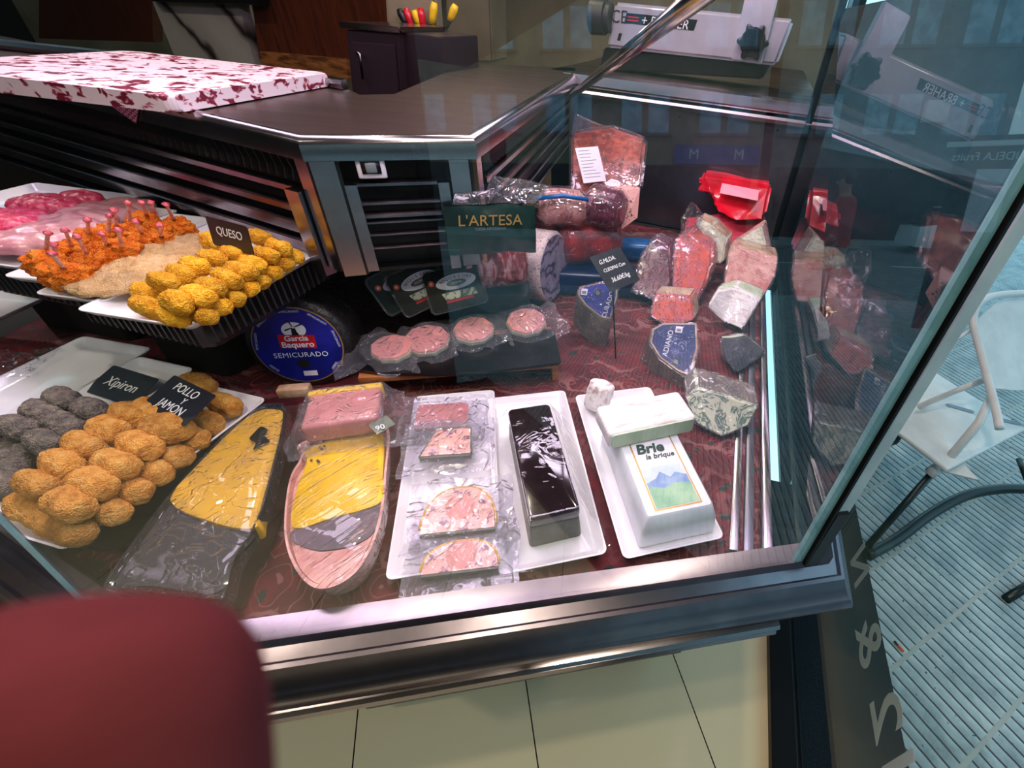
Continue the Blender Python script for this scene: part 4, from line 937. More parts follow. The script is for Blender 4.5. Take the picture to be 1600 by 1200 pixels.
# black baskets carrying the upper row
def basket(px4,zt,h,label):
    c,a,lx,ly=rect(px4,zt); root=empty('plastic_basket',(c.x,c.y,zt-h),a,label,'basket'); hx,hy=lx/2,ly/2
    R=lambda a_,b_,z,r=.02:[Vector((x,y,z)) for x,y in rrect(a_,b_,r,4)]
    bm=loft([R(hx-.03,hy-.03,0),R(hx,hy,h-.004),R(hx+.006,hy+.006,h),R(hx+.004,hy+.004,h+.002),R(hx-.004,hy-.004,h-.002),R(hx-.034,hy-.034,.004)]); bmesh.ops.recalc_face_normals(bm,faces=bm.faces)
    obj('shell',bm,M['black'],root,smooth='auto')
    rb=nb()
    for s in (-1,1):
        n=int(lx/.014)
        for i in range(n):
            x=-hx+.02+i*.014; box(rb,x,s*(hy-.012)-.002,h*.35,x+.004,s*(hy+.004)+.002,h-.006)
        n=int(ly/.014)
        for i in range(n):
            y=-hy+.02+i*.014; box(rb,s*(hx-.012)-.002,y,h*.35,s*(hx+.004)+.002,y+.004,h-.006)
    obj('ribs',rb,M['darkgrey'],root,smooth=False); return root
basket([(340,358),(462,404),(300,512),(140,452)],ZU-.024,.085,'black ribbed plastic basket under the yellow croquettes plate')
basket([(170,320),(335,352),(128,452),(-90,392)],ZU-.026,.085,'black ribbed plastic basket under the raw meat plates')

def riser(px4,zt,label):
    c,a,lx,ly=rect(px4,zt); h=zt-.81
    obj('riser',prism(rrect(lx/2-.06,ly/2-.05,.02),0,h,bev=.004),M['blackmatte'],smooth='auto',label=label,cat='riser',loc=(c.x,c.y,.806),rz=a)
riser([(340,358),(462,404),(300,512),(140,452)],ZU-.112,'black riser block under the basket of yellow croquettes')
riser([(170,320),(335,352),(128,452),(-90,392)],ZU-.114,'black riser block under the basket of raw meats')
# --- croquettes
def croq(L_,r,seed,rough=.0016):
    bm=nb(); bmesh.ops.create_icosphere(bm,subdivisions=5,radius=1); rnd=Vector((seed*7.1,seed*3.3,seed))
    for v in bm.verts:
        p=v.co.copy(); e=abs(p.x); sx=math.copysign(e**.92,p.x); rr=math.sqrt(max(0,1-e**4.6)); q=Vector((p.y,p.z)); q=q.normalized() if q.length>1e-6 else Vector((0,0))
        x=sx*L_/2; y=q.x*rr*r; z=q.y*rr*r*.94
        c=Vector((x,y,z)); d=(Vector((x*.2,y,z))).normalized() if Vector((x*.2,y,z)).length>1e-6 else Vector((1,0,0))
        c+=d*(rough*2.2*noise.noise(c*55+rnd)+rough*noise.noise(c*190+rnd)+rough*.55*noise.noise(c*480+rnd)); v.co=c
    bm.normal_update(); me=bpy.data.meshes.new('croquette'); bm.to_mesh(me); bm.free(); me.polygons.foreach_set('use_smooth',[True]*len(me.polygons)); return me
def pile(name,pts,L_,r,mat,label,group,cat,ang,zs,nm=3,jit=5,sc=1):
    ms=[croq(L_,r,i+len(group)) for i in range(nm)]
    for m in ms: m.materials.append(mat)
    for i,(x,y,z,*ex) in enumerate(pts):
        p=at(x,y,z); o=bpy.data.objects.new(name,ms[i%nm]); COL.objects.link(o); o.location=p
        o.rotation_euler=(random.uniform(-PI,PI),math.radians(random.uniform(-3,3)),math.radians(ang+random.uniform(-jit,jit))+(ex[0] if ex else 0)); s=random.uniform(.96,1.04)*sc; o.scale=(s*(-1 if random.random()<.5 else 1),s,s); o.scale=(s,s,s)
        tag(o,label,cat,group)
cvt=lambda L,k,ox,oy,z:[(ox+x/k,oy+y/k,z) for x,y in L]
k=3.638; t0,t1=ZP+.047,ZP+.012
golden=cvt([(400,1010),(612,893),(742,775),(855,672),(980,580),(1085,482),(1170,400),(1275,297),(1130,182),(170,880)],k,0,550,t1)+cvt([(392,868),(535,748),(660,638),(795,530),(920,438),(210,752),(355,642),(480,538),(620,445),(745,362),(850,345),(985,420)],k,0,550,t0)
golden+=cvt([(300,960),(500,850),(640,740),(760,640)],k,0,550,t1-.004)
pile('croquette',golden,.068,.0205,M['crumb_gold'],'golden breaded croquette on the front plate with the Pollo y Jamon sign','golden croquettes on the front plate','croquette',-19,0)
grey=cvt([(350,268),(240,345),(110,432),(515,328),(375,422),(250,520)],k,0,550,t0-.006)+cvt([(50,535),(95,625),(30,760),(20,690),(-60,600),(-80,720),(-40,500),(150,560)],k,0,550,t1)
pile('croquette',grey,.066,.020,M['crumb_grey'],'dark grey breaded croquette on the plate with the Xipiron sign','grey croquettes','croquette',-19,0)
k=3.333
yel=cvt([(1120,428),(1110,512),(1015,553),(950,603),(860,637),(920,742),(1030,708),(1100,663),(1185,618),(1255,577),(1320,542),(1385,497),(1450,457),(1345,402),(1230,490)],k,0,250,ZU+.036)
yel+=cvt([(770,690),(765,762),(908,812),(1050,806),(1125,755),(1200,710),(1270,662),(1340,620),(1400,576),(1460,536),(1512,502)],k,0,250,ZU+.009)
pile('croquette',yel,.054,.0155,M['crumb_yellow'],'yellow oblong croquette piled on the plate with the Queso sign','yellow cheese croquettes','croquette',-19,0,jit=7)

# --- organic flat pieces
def blob(a,b,h,seed,rough=.004,sub=4,fr=14,flat=.4,fine=.0):
    bm=nb(); bmesh.ops.create_icosphere(bm,subdivisions=sub,radius=1); s=Vector((seed*5.3,seed*2.1,seed*9.7))
    for v in bm.verts:
        p=v.co; k=1+.22*noise.noise(Vector((p.x*1.3,p.y*1.3,seed*3.1)))
        z=math.copysign(abs(p.z)**.7,p.z); c=Vector((p.x*a*k,p.y*b*k,(z*h if z>0 else z*h*flat)))
        c+=p*(rough*noise.noise(c*fr*6+s)+fine*noise.noise(c*260+s)); v.co=c
    return bm
patt=[(22,347,.056,.045),(66,325,.050,.042),(100,324,.045,.036),(128,325,.04,.03)]
for i,(x,y,a_,b_) in enumerate(((18,345,.066,.052),(62,318,.050,.040),(95,322,.044,.036),(128,312,.048,.034))):
    p=at(x,y,ZU+.012+.004*(3-i)); 
    obj('burger_patty',blob(a_,b_,.016,i+1,.003,5,16,.5,.0012),M['patty'],loc=p,rz=-.3,label='raw pink minced-meat burger, '+['largest and leftmost on its plate','second from the left','third from the left','rightmost, under the blue reflection'][i],cat='burger',group='raw burgers')
for i,(x,y,a_,b_,dz) in enumerate(((60,375,.085,.060,.016),(98,356,.062,.052,.022),(128,345,.060,.050,.020),(160,335,.058,.048,.014),(192,328,.056,.044,.008))):
    p=at(x,y,ZU+dz-.006); o=obj('chicken_cutlet',blob(a_,b_,.020,i+11,.007,5,7,.5),M['chicken'],loc=p,rz=.5,label='raw pale pink chicken cutlet, '+['largest and nearest the front of its plate','second from the front','third from the front','fourth from the front','furthest back, behind the drumsticks'][i],cat='chicken cutlet',group='raw chicken cutlets')
for i,(x,y,a_,b_,dz) in enumerate(((190,440,.070,.048,.010),(232,415,.070,.046,.016),(266,396,.062,.042,.018),(295,383,.060,.040,.016))):
    p=at(x,y,ZU+dz-.004); obj('breaded_cutlet',blob(a_,b_,.014,i+31,.005,5,10,.5,.002),M['crumb_pale'],loc=p,rz=.45,label='pale breaded flat cutlet, '+['nearest the front corner of its plate','second from the front','third from the front','furthest back beside the Queso sign'][i],cat='breaded cutlet',group='pale breaded cutlets')
# drumsticks
dr=[((935,360),(905,320),(865,232)),((845,385),(820,290),(785,222)),((750,335),(790,290),(735,222)),((760,445),(750,385),(705,320)),((690,400),(690,320),(665,225)),((590,400),(640,360),(592,262)),((650,480),(640,465),(615,365)),((570,530),(575,440),(530,385)),((490,430),(460,390),(455,312)),((400,485),(375,458),(338,365)),((380,610),(340,575),(270,488)),((240,545),(250,470),(250,380)),((310,600),(310,520),(280,440)),((460,560),(480,500),(400,400)),((520,500),(600,370),(570,290)),((840,440),(850,400),(830,340))]
for i,(mt,ba,tip) in enumerate(dr):
    q=lambda t,z:at(t[0]/3.333,250+t[1]/3.333,z)
    z0=ZU+.016+(.010 if i in(4,5,6,8,2) else 0); pm_=q(mt,z0)
    root=empty('chicken_drumstick',(pm_.x,pm_.y,pm_.z-.02),0,'orange breaded chicken drumstick with an upright bone on the upper white plate','chicken drumstick','orange breaded drumsticks')
    o=obj('coating',blob(.027,.023,.023,i+51,.008,5,18,.9,.003),M['crumb_red'],root); o.location=(0,0,.02)
    b0=q(ba,z0+.012)-root.location; b1=q(tip,z0+.062)-root.location
    b0=Vector((0,0,.03)).lerp(b0,.6)
    bn=tube([b0,b0.lerp(b1,.4),b0.lerp(b1,.85),b1],.003,n=10,radii=[.004,.0028,.0026,.003]); obj('bone',bn,M['bone'],root)
    tb=nb(); bmesh.ops.create_icosphere(tb,subdivisions=3,radius=.0048)
    for v in tb.verts: v.co*=1+.35*noise.noise(v.co*300+Vector((i,0,0))); v.co.x*=1.25
    o=obj('bone_tip',tb,M['bonetip'],root); o.location=b1
# --- chalkboard signs
def sign(name,px4,z4,label,lines,mat,th=.0015,size=.02,ink='chalkink',shear=.15,stake=None,sx=.9):
    P=[at(p[0],p[1],z) for p,z in zip(px4,z4)]   # TL TR BR BL
    c=sum(P,Vector())/4; X=((P[1]-P[0])+(P[2]-P[3]))/2; Y=((P[0]-P[3])+(P[1]-P[2]))/2
    F_=frame(c,X,Y); root=empty(name,mat=F_,label=label,cat='sign'); hx,hy=X.length/2,Y.length/2; bpy.context.view_layer.update()
    obj('board',prism(rrect(hx,hy,.004,3),-th,0),M[mat],root,smooth=False,mw=F_)
    for t,x,y,s in lines: text('lettering',t,s,M[ink],root,F_@Matrix.Translation((x*hx,y*hy,.0004)),shear=shear,ext=.0002,sx=sx)
    return root,F_
sign('price_sign',[(173,571),(247,590),(205,637),(135,610)],[ZP+.012,ZP+.012,ZP-.008,ZP-.008],'grey board sign reading Xipiron lying on the white plate of grey croquettes',[('Xipiron',0,0,.028)],'chalkteal')
sign('price_sign',[(272,585),(337,618),(288,666),(222,632)],[ZP+.085,ZP+.085,ZP+.062,ZP+.062],'dark board sign reading Pollo y Jamon standing on the golden croquettes',[('POLLO',-.05,.52,.021),('Y',.2,.0,.017),('JAMON',0,-.5,.021)],'chalk')
sign('price_sign',[(321,337),(384,354),(398,400),(333,382)],[ZU+.095,ZU+.095,ZU+.045,ZU+.045],'black sign reading Queso standing among the yellow croquettes',[('QUESO',0,.15,.021)],'chalk')
r_,F_=sign('price_sign',[(940,403),(990,385),(978,438),(934,456)],[1.08,1.09,1.04,1.03],'small black price sign on a thin stake in front of the cheeses',[('G.MLDA.',-.15,.55,.016),('CLEOPAS Cam',.0,.08,.013),('36.60€/kg',0,-.5,.017)],'chalk',shear=.3,sx=.8)
bpy.context.view_layer.update(); world_child('stake',tube([at(957,445,1.03),at(962,560,.815)],.0022,n=8),M['black'],r_,smooth=True)
# coloured strip
# --- cheese wheel standing on its rim
def lookframe(px,py,z,axis,up=(0,0,1)):
    """Z axis = axis direction"""
    o=at(px,py,z); zd=Vector(axis).normalized(); x=Vector(up).cross(zd).normalized(); y=zd.cross(x)
    m=Matrix((x,y,zd)).transposed().to_4x4(); m.translation=o; return m
ax=Vector((.26,-.95,.20)).normalized()
Fw=lookframe(467,540,.912,ax)
wh=empty('whole_cheese',mat=Fw,label='large round black-rinded cheese standing on its edge with a round blue label',cat='whole cheese'); bpy.context.view_layer.update()
R_=.108
obj('rind',lathe([(0,-.115),(R_-.02,-.115),(R_-.006,-.110),(R_,-.10),(R_+.001,-.085),(R_-.002,-.078),(R_+.003,-.07),(R_-.001,-.06),(R_+.004,-.052),(R_,-.043),(R_+.003,-.034),(R_-.001,-.026),(R_+.001,-.016),(R_-.006,-.006),(R_-.016,0),(0,0)],72),M['rindblack'],wh,mw=Fw)
obj('label_rim',lathe([(0,.0006),(.090,.0006),(.090,.0014),(0,.0014)],64),M['gold'],wh,mw=Fw,smooth='auto')
obj('label_disc',lathe([(0,.0014),(.0875,.0014),(.0875,.002),(0,.002)],64),M['blue'],wh,mw=Fw,smooth='auto',label='round blue label')
Tm=lambda x,y,z,rz=0:Fw@Matrix.Translation((x,y,z))@Matrix.Rotation(rz,4,'Z')
obj('label_emblem',prism([(.024*math.cos(t*PI/12),.018*math.sin(t*PI/12)) for t in range(24)],.002,.0024),M['whiteink'],wh,mw=Tm(0,.038,0),smooth=False)
bm=nb(); prism([(-.006,-.012),(.006,-.012),(.004,.004),(-.004,.004)],0,.0003,bm=bm); 
for a_ in (20,110,200,290):
    t=math.radians(a_); u=Vector((math.cos(t),math.sin(t))); v=Vector((-u.y,u.x)); c_=Vector((0,.006))
    prism([(c_+u*.002-v*.001)[:],(c_+u*.019-v*.0015)[:],(c_+u*.019+v*.002)[:],(c_+u*.002+v*.001)[:]],0,.0003,bm=bm)
obj('windmill',bm,M['blackink'],wh,mw=Tm(0,.038,.0025),smooth=False)
obj('label_banner',prism([(-.036,-.013),(.036,-.017),(.037,.015),(-.035,.018)],.002,.0026),M['redink'],wh,mw=Tm(0,.010,0),smooth=False)
text('lettering','Garcia',.018,M['whiteink'],wh,Tm(0,.018,.0028),ext=.0001,bold=.0004); text('lettering','Baquero',.019,M['whiteink'],wh,Tm(0,.003,.0028),ext=.0001,bold=.0004)
text('lettering','SEMICURADO',.0165,M['whiteink'],wh,Tm(0,-.022,.0022),ext=.0001,spacing=1.1)
obj('label_seal',prism([(.014*math.cos(t*PI/4),.011*math.sin(t*PI/4)) for t in range(8)],.002,.0024),M['blackink'],wh,mw=Tm(0,-.043,0),smooth=False)
obj('label_barcode',bx(-.014,-.006,.002,.014,.006,.0024),M['label'],wh,mw=Tm(.008,-.068,0),smooth=False)
for a_ in (90,50,130,10,170,-40,-140):
    t=math.radians(a_); text('lettering','SEMICURADO' if a_>0 else 'QUESO',.0065,M['whiteink'],wh,Tm(.080*math.cos(t),.080*math.sin(t),.0022,t-PI/2),ext=.0001)
# --- wrinkled sheets and bags
def sheet(nx,ny,hx,hy,hf,irr=.006,seed=0,wr=.003,fr=26):
    bm=nb(); g=[]
    for i in range(nx+1):
        r=[]
        for j in range(ny+1):
            u=-1+2*i/nx; v=-1+2*j/ny; x=u*hx; y=v*hy
            e=max(abs(u),abs(v))**4
            x+=irr*noise.noise(Vector((y*18,seed,1)))*e; y+=irr*noise.noise(Vector((x*18,seed,5)))*e
            z=hf(x,y)+wr*noise.noise(Vector((x*fr,y*fr,seed)))+wr*.5*noise.noise(Vector((x*fr*2.6,y*fr*2.1,seed+3)))
            r.append(bm.verts.new((x,y,z)))
        g.append(r)
    for i in range(nx):
        for j in range(ny): bm.faces.new((g[i][j],g[i+1][j],g[i+1][j+1],g[i][j+1]))
    return bm
def bump(cx,cy,r,h,s=.35):
    def f(x,y):
        d=math.hypot(x-cx,y-cy)/r
        return h if d<1 else h*max(0,1-(d-1)/s)**2
    return f
def shellmesh(me_or_bm,k,amp,fr,seed):
    """loose wrap around a closed shape: copy pushed outwards with wrinkles"""
    bm=me_or_bm.copy(); bm.normal_update()
    for v in bm.verts: v.co+=v.normal*(k+amp*abs(noise.noise(v.co*fr+Vector((seed,0,seed)))))
    return bm
def dense(bm,cuts=3):
    bmesh.ops.triangulate(bm,faces=[f for f in bm.faces if len(f.verts)>4]); bmesh.ops.subdivide_edges(bm,edges=bm.edges[:],cuts=cuts,use_grid_fill=True); return bm

# terrine dish, wrapped (big black mould with yellow pate)
TZ=.895
tr=[at(434,630,TZ+.01),at(446,650,TZ+.012),at(410,795,TZ),at(345,935,TZ-.01),at(240,930,TZ-.012),at(165,912,TZ-.012),at(262,775,TZ),at(385,645,TZ+.01)]
def closed(pts,k=5):
    n=len(pts); out=[]
    for i in range(n):
        a,b,c,d=[pts[(i+j-1)%n] for j in range(4)]
        for j in range(k):
            t=j/k; out.append(.5*((2*b)+(c-a)*t+(2*a-5*b+4*c-d)*t*t+(3*b-a-3*c+d)*t**3))
    return out
def sub_(poly,f,c=None):
    c=c or sum(poly,Vector())/len(poly); return [c+(p-c)*f for p in poly]
rim=[tr[0],tr[1],tr[2],at(368,870,TZ-.005)]+[at(352,925,TZ-.01),at(335,936,TZ-.01),at(240,925,TZ-.012),at(178,917,TZ-.012),at(168,903,TZ-.01)]+[tr[6],tr[7]]
rim=closed(rim,3); cR=sum(rim,Vector())/len(rim)
dish=empty('terrine_dish',(cR.x,cR.y,.806),0,'large black terrine dish with yellow pate, wrapped in cling film, beside the golden croquettes','terrine'); bpy.context.view_layer.update()
dz=lambda P,z:[Vector((p.x,p.y,z)) for p in P]
bm=loft([dz(sub_(rim,.80),.806),dz(sub_(rim,.86),.815),[p-Vector((0,0,.012)) for p in sub_(rim,.985)],rim,sub_(rim,.965),[p-Vector((0,0,.03)) for p in sub_(rim,.93)]]); bmesh.ops.recalc_face_normals(bm,faces=bm.faces)
world_child('mould',bm,M['black'],dish)
yt=closed([at(432,640,TZ+.008),at(441,660,TZ+.008),at(408,790,TZ-.002),at(396,825,TZ-.004),at(330,815,TZ-.004),at(266,783,TZ-.004),at(300,735,TZ),at(388,650,TZ+.008)],4)
bm=loft([[p-Vector((0,0,.03)) for p in yt],yt,[p+Vector((0,0,.004)) for p in sub_(yt,.93)]]); bmesh.ops.recalc_face_normals(bm,faces=bm.faces)
world_child('yellow_pate',bm,M['mustard'],dish)
dk=closed([at(262,790,TZ-.012),at(330,822,TZ-.010),at(396,832,TZ-.010),at(372,872,TZ-.014),at(340,925,TZ-.02),at(240,915,TZ-.02),at(180,905,TZ-.02)],4)
world_child('mould_bottom',loft([[p-Vector((0,0,.02)) for p in dk],dk]),M['darkgrey'],dish)
lf=closed([at(398,676,TZ+.014),at(408,667,TZ+.014),at(418,672,TZ+.014),at(414,682,TZ+.014),at(422,690,TZ+.014),at(410,694,TZ+.014),at(396,703,TZ+.014),at(400,692,TZ+.014),at(390,686,TZ+.014)],3)
world_child('dark_leaf',loft([lf,[p+Vector((0,0,.001)) for p in lf]]),M['blackink'],dish,smooth=False)
# film over it
def cover(poly,n,zf,mat,par,name='cling_film',seed=1,wr=.002,fr=30):
    c=sum(poly,Vector())/len(poly); rings=[]
    for k in range(n,0,-1):
        f=k/n; rings.append([ (lambda q:Vector((q.x,q.y,zf(q,f)+wr*noise.noise(Vector((q.x*fr,q.y*fr,seed)))+wr*.6*noise.noise(Vector((q.x*fr*.7+q.y*fr*3,seed*2,q.y*5))))))(c+(p-c)*f) for p in poly])
    bm=loft(rings,capa=False,capb=True); return world_child(name,bm,mat,par)
cover(sub_(rim,1.0),12,lambda q,f:q.z+.010*(1-f**4),M['film'],dish)
bm=loft([rim,[p-Vector((0,0,.03)) for p in sub_(rim,1.0)]],capa=False,capb=False); world_child('cling_film',bm,M['film'],dish)

# second oval dish
oz=.885
ov=closed([at(474,690,oz),at(598,655,oz),at(603,745,oz),at(590,830,oz),at(555,895,oz),at(500,920,oz),at(462,890,oz),at(444,830,oz),at(452,750,oz),at(470,715,oz)],5)
c=sum(ov,Vector())/len(ov)
od=empty('terrine_dish',(c.x,c.y,.806),0,'oval white terrine dish of bright yellow and grey-pink pate under stretched cling film','terrine'); bpy.context.view_layer.update()
bm=loft([dz(sub_(ov,.78),.806),dz(sub_(ov,.88),.83),[p-Vector((0,0,.006)) for p in sub_(ov,.99)],ov,sub_(ov,.955),[p-Vector((0,0,.012)) for p in sub_(ov,.93)]]); bmesh.ops.recalc_face_normals(bm,faces=bm.faces)
world_child('dish',bm,M['porkpink'],od)
y2=closed([at(484,700,oz+.004),at(590,670,oz+.004),at(598,745,oz),at(596,782,oz),at(560,798,oz),at(520,808,oz),at(458,824,oz),at(462,770,oz),at(478,725,oz)],4)
bm=loft([[p-Vector((0,0,.012)) for p in y2],y2,[p+Vector((0,0,.003)) for p in sub_(y2,.93)]]); bmesh.ops.recalc_face_normals(bm,faces=bm.faces); world_child('yellow_pate',bm,M['yellow'],od)
y3=closed([at(458,828,oz-.002),at(520,812,oz-.002),at(594,788,oz-.002),at(586,828,oz-.002),at(556,850,oz-.002),at(500,860,oz-.002),at(462,848,oz-.002)],4)
world_child('dark_layer',loft([[p-Vector((0,0,.012)) for p in y3],y3]),M['pate_dark'],od)
y4=closed([at(462,852,oz-.004),at(500,862,oz-.004),at(556,853,oz-.004),at(584,832,oz-.004),at(552,890,oz-.004),at(502,913,oz-.004),at(468,886,oz-.004)],4)
world_child('pink_layer',loft([[p-Vector((0,0,.012)) for p in y4],y4]),M['porkpink'],od)
rnd=random.Random(5)
for i in range(9):
    x=486+rnd.random()*22; y=688+rnd.random()*14 if i<6 else 718+rnd.random()*6
    b_=nb(); bmesh.ops.create_icosphere(b_,subdivisions=2,radius=.0022); p=at(x,y,oz+.008); b_.transform(Matrix.Translation(p)); world_child('peppercorn',b_,M['pate_dark'],od,smooth=True)
cover(sub_(ov,1.0),12,lambda q,f:q.z+.009*(1-f**4),M['filmstretch'],od,seed=4,wr=.0025)
bm=loft([ov,[p-Vector((0,0,.03)) for p in sub_(ov,1.0)]],capa=False,capb=False); world_child('cling_film',bm,M['film'],od)

# vacuum-packed pink pate block lying across the oval dish
c,a,lx,ly=rect([(476,612),(592,606),(592,658),(480,664)],.935)
pk=empty('vacuum_pack',(c.x,c.y,.893),a,'vacuum-packed pink pate block with a yellow edge across the oval dish','vacuum pack'); bpy.context.view_layer.update()
o=obj('pate_block',dense(bx(-lx/2,-ly/2,.004,lx/2,ly/2,.044,bev=.008,seg=3),1),M['pate_pink'],pk)
obj('yellow_edge',bx(-lx/2-.002,ly/2-.012,.014,lx/2+.002,ly/2+.004,.048,bev=.005,seg=3),M['yellow'],pk,smooth='auto')
def packf(hx,hy,h):
    def f(x,y):
        d=max(abs(x)/hx,abs(y)/hy); return h if d<1 else h*max(0,1-(d-1)/.45)**1.6
    return f
obj('vacuum_bag',sheet(60,50,lx/2+.034,ly/2+.030,packf(lx/2+.003,ly/2+.003,.0495),seed=2,wr=.003,fr=34,irr=.02),M['vac'],pk)
cr_=at(575,672,.925); 
obj('corner_label',bx(-.018,-.014,0,.018,.014,.001),M['greenbag'],pk,smooth=False,mw=Matrix.Translation(at(597,664,.925))@Matrix.Rotation(a+.6,4,'Z')@Matrix.Rotation(.2,4,'X'))
text('lettering','90',.016,M['whiteink'],pk,Matrix.Translation(at(594,668,.9268))@Matrix.Rotation(a+.3,4,'Z')@Matrix.Rotation(.2,4,'X'))
o=at(455,598,.905); obj('pate_block',bx(-.03,-.012,0,.03,.012,.022,bev=.004),M['tanrind'],smooth='auto',label='small orange-brown block in clear film behind the terrine dishes',cat='pate block',loc=(o.x,o.y,.893-.02),rz=.3)

# stack of vacuum-packed slices on a white plate
mkplate([(628,618),(760,614),(800,880),(634,892)],.835,'white plate under the vacuum-packed pate slices')
sl_=[((690,645),.855,.052,.034,'pate_pink',0,'rearmost on the plate, plain bright pink'),((698,686),.865,.046,.032,'slice_a',1,'second from the back, trapezoid with dark edge'),((718,788),.870,.058,.044,'slice_a',2,'arched slice with a yellow rim, third from the back'),((720,862),.862,.056,.026,'slice_a',3,'nearest the front glass, half hidden')]
for (px,py),z,hx,hy,mt,kk,lb in sl_:
    p=at(px,py,z+.006); tilt=.10
    F_=Matrix.Translation((p.x,p.y,z-.012))@Matrix.Rotation(math.radians(14),4,'Z')@Matrix.Rotation(tilt,4,'X')
    vp=empty('vacuum_pack',mat=F_,label='vacuum-packed slice, '+lb,cat='vacuum pack',group='vacuum-packed pate slices'); bpy.context.view_layer.update()
    if kk==2 or kk==3:
        arc=[(-hx,-hy),(hx,-hy)]+[(hx*math.cos(t)**.8 if math.cos(t)>0 else -hx*abs(math.cos(t))**.8,-hy+.2*hy+2*hy*.85*math.sin(t)) for t in [PI*i/14 for i in range(15)]]
        arc[2:]=arc[2:]
        out=[(x*1.05,y*1.03) for x,y in arc]
        obj('slice',prism(arc,.002,.013),M[mt],vp,mw=F_,smooth='auto')
        rm=nb(); tube([(x,y,.0115) for x,y in out[2:]],.0022,rm,n=8); obj('yellow_rim',rm,M['mustard'],vp,mw=F_)
        obj('front_edge',bx(-hx*1.02,-hy-.004,.002,hx*1.02,-hy+.001,.012,bev=.001),M['pate_grey'],vp,mw=F_,smooth='auto')
        b_=nb(); bmesh.ops.create_circle(b_,cap_ends=True,segments=24,radius=hx*.42); obj('pink_centre',b_,M['foie'],vp,mw=F_@Matrix.Translation((0,.0,.0135)))
    elif kk==1:
        tz=[(-hx,-hy),(hx,-hy),(hx*.9,hy),(-hx*.5,hy)]
        obj('slice',prism(tz,.002,.013,bev=.002),M[mt],vp,mw=F_,smooth='auto')
        obj('dark_edge',tube([(x*1.03,y*1.05,.010) for x,y in (tz[0],tz[3],tz[2],tz[1])],.0024),M['pate_grey'],vp,mw=F_)
        obj('front_edge',bx(-hx*1.02,-hy-.006,.0,hx*1.02,-hy,.012,bev=.001),M['pate_grey'],vp,mw=F_,smooth='auto')
    else: obj('slice',prism(rrect(hx,hy,.006),.002,.012,bev=.002),M[mt],vp,mw=F_,smooth='auto')
    obj('vacuum_bag',sheet(64,56,.088,.068,packf(hx*1.05,hy*1.08,.0165),seed=kk*3+7,wr=.0032,fr=44,irr=.012),M['vac'],vp,mw=F_)
    obj('bag_back',sheet(20,20,.088,.068,lambda x,y:-.001,seed=kk*3+7,wr=.001,fr=20,irr=.012),M['vac'],vp,mw=F_)
# dark glazed pate bar on plate, wrapped
mkplate([(752,622),(876,612),(960,866),(790,892)],.835,'white plate under the dark glazed pate bar')
c,a,lx,ly=rect([(792,641),(858,632),(906,795),(830,812)],.895)
db=empty('pate_bar',(c.x,c.y,.8215),a,'long dark glazed pate bar wrapped in cling film on a white plate','pate'); bpy.context.view_layer.update()
obj('pate_body',loft([[Vector((x,y,z)) for x,y in rrect(lx/2+e_,ly/2+e_,.008,4)] for z,e_ in ((0,.004),(.03,.002),(.05,0))]),M['pate_grey'],db,smooth='auto')
obj('dark_glaze',prism(rrect(lx/2+.001,ly/2+.001,.01,4),.050,.076,bev=.005,seg=4),M['choc'],db,smooth='auto')
def tent(hx,hy,h,H2x,H2y):
    def f(x,y):
        dx=max(0,abs(x)-hx)/(H2x-hx); dy=max(0,abs(y)-hy)/(H2y-hy); d=min(1,math.hypot(dx,dy)); return h*(1-d)**1.3+.012
    return f
obj('cling_film',sheet(60,70,.086,.19,tent(lx/2+.002,ly/2+.002,.066,.088,.19),seed=9,wr=.0008,fr=24,irr=.004),M['filmclean'],db)
# brie
mkplate([(900,622),(1016,600),(1132,846),(972,868)],.835,'white plate under the brie pieces')
c,a,lx,ly=rect([(952,650),(1040,640),(1112,786),(1012,812)],.893)
bb=empty('brie_brick',(c.x,c.y,.8215),a,'long white wrapped brie brick with a landscape label, lying on the white plate','cheese'); bpy.context.view_layer.update()
bm=loft([[Vector((x,y,z)) for x,y in rrect(lx/2+e_,ly/2+e_,.006,3)] for z,e_ in ((0,.010),(.004,.012),(.045,.008),(.068,.001),(.0715,-.002))])
M['wrapwhite']=pm('white_wrapper',G(226,230,236),.35,0,c2=G(210,216,224),scale=10,bump=.3,bscale=30,coat=.3)
obj('wrapper',bm,M['wrapwhite'],bb,smooth='auto')
lw_=lx*.36; lh=ly*.335; ly0=-ly*.13
obj('label_frame',bx(-lw_,ly0-lh,.0716,lw_,ly0+lh,.0720),M['gold'],bb,smooth=False)
obj('label_ground',bx(-lw_+.003,ly0-lh+.003,.0720,lw_-.003,ly0+lh-.003,.0723),M['label'],bb,smooth=False)
M['skyink']=pm('pale_blue_print',G(186,204,236),.5,0,c2=G(216,226,240),scale=12); M['meadow']=pm('green_meadow_print',G(120,172,140),.5,0,c2=G(160,196,160),scale=24); M['hill']=pm('blue_hill_print',G(112,140,190),.5,0,c2=G(150,176,206),scale=20)
y0=ly0-lh+.004; xx=lw_-.004
obj('label_sky',bx(-xx,y0,.0723,xx,ly0+.010,.0725),M['skyink'],bb,smooth=False)
obj('label_mountains',prism([(-xx,ly0-.048),(xx,ly0-.048),(xx,ly0-.020),(xx*.5,ly0-.010),(xx*.2,ly0-.020),(-xx*.2,ly0-.004),(-xx*.5,ly0-.018),(-xx,ly0-.026)],.0725,.0727),M['hill'],bb,smooth=False)
obj('label_meadow',prism([(-xx,y0),(xx,y0),(xx,ly0-.040),(xx*.3,ly0-.034),(-xx*.3,ly0-.042),(-xx,ly0-.034)],.0727,.0729),M['meadow'],bb,smooth=False)
text('lettering','Brie',.034,M['greenink'],bb,bb.matrix_world@Matrix.Translation((-.008,ly0+lh-.030,.0731)),shear=.15,bold=.0012,ext=.0002)
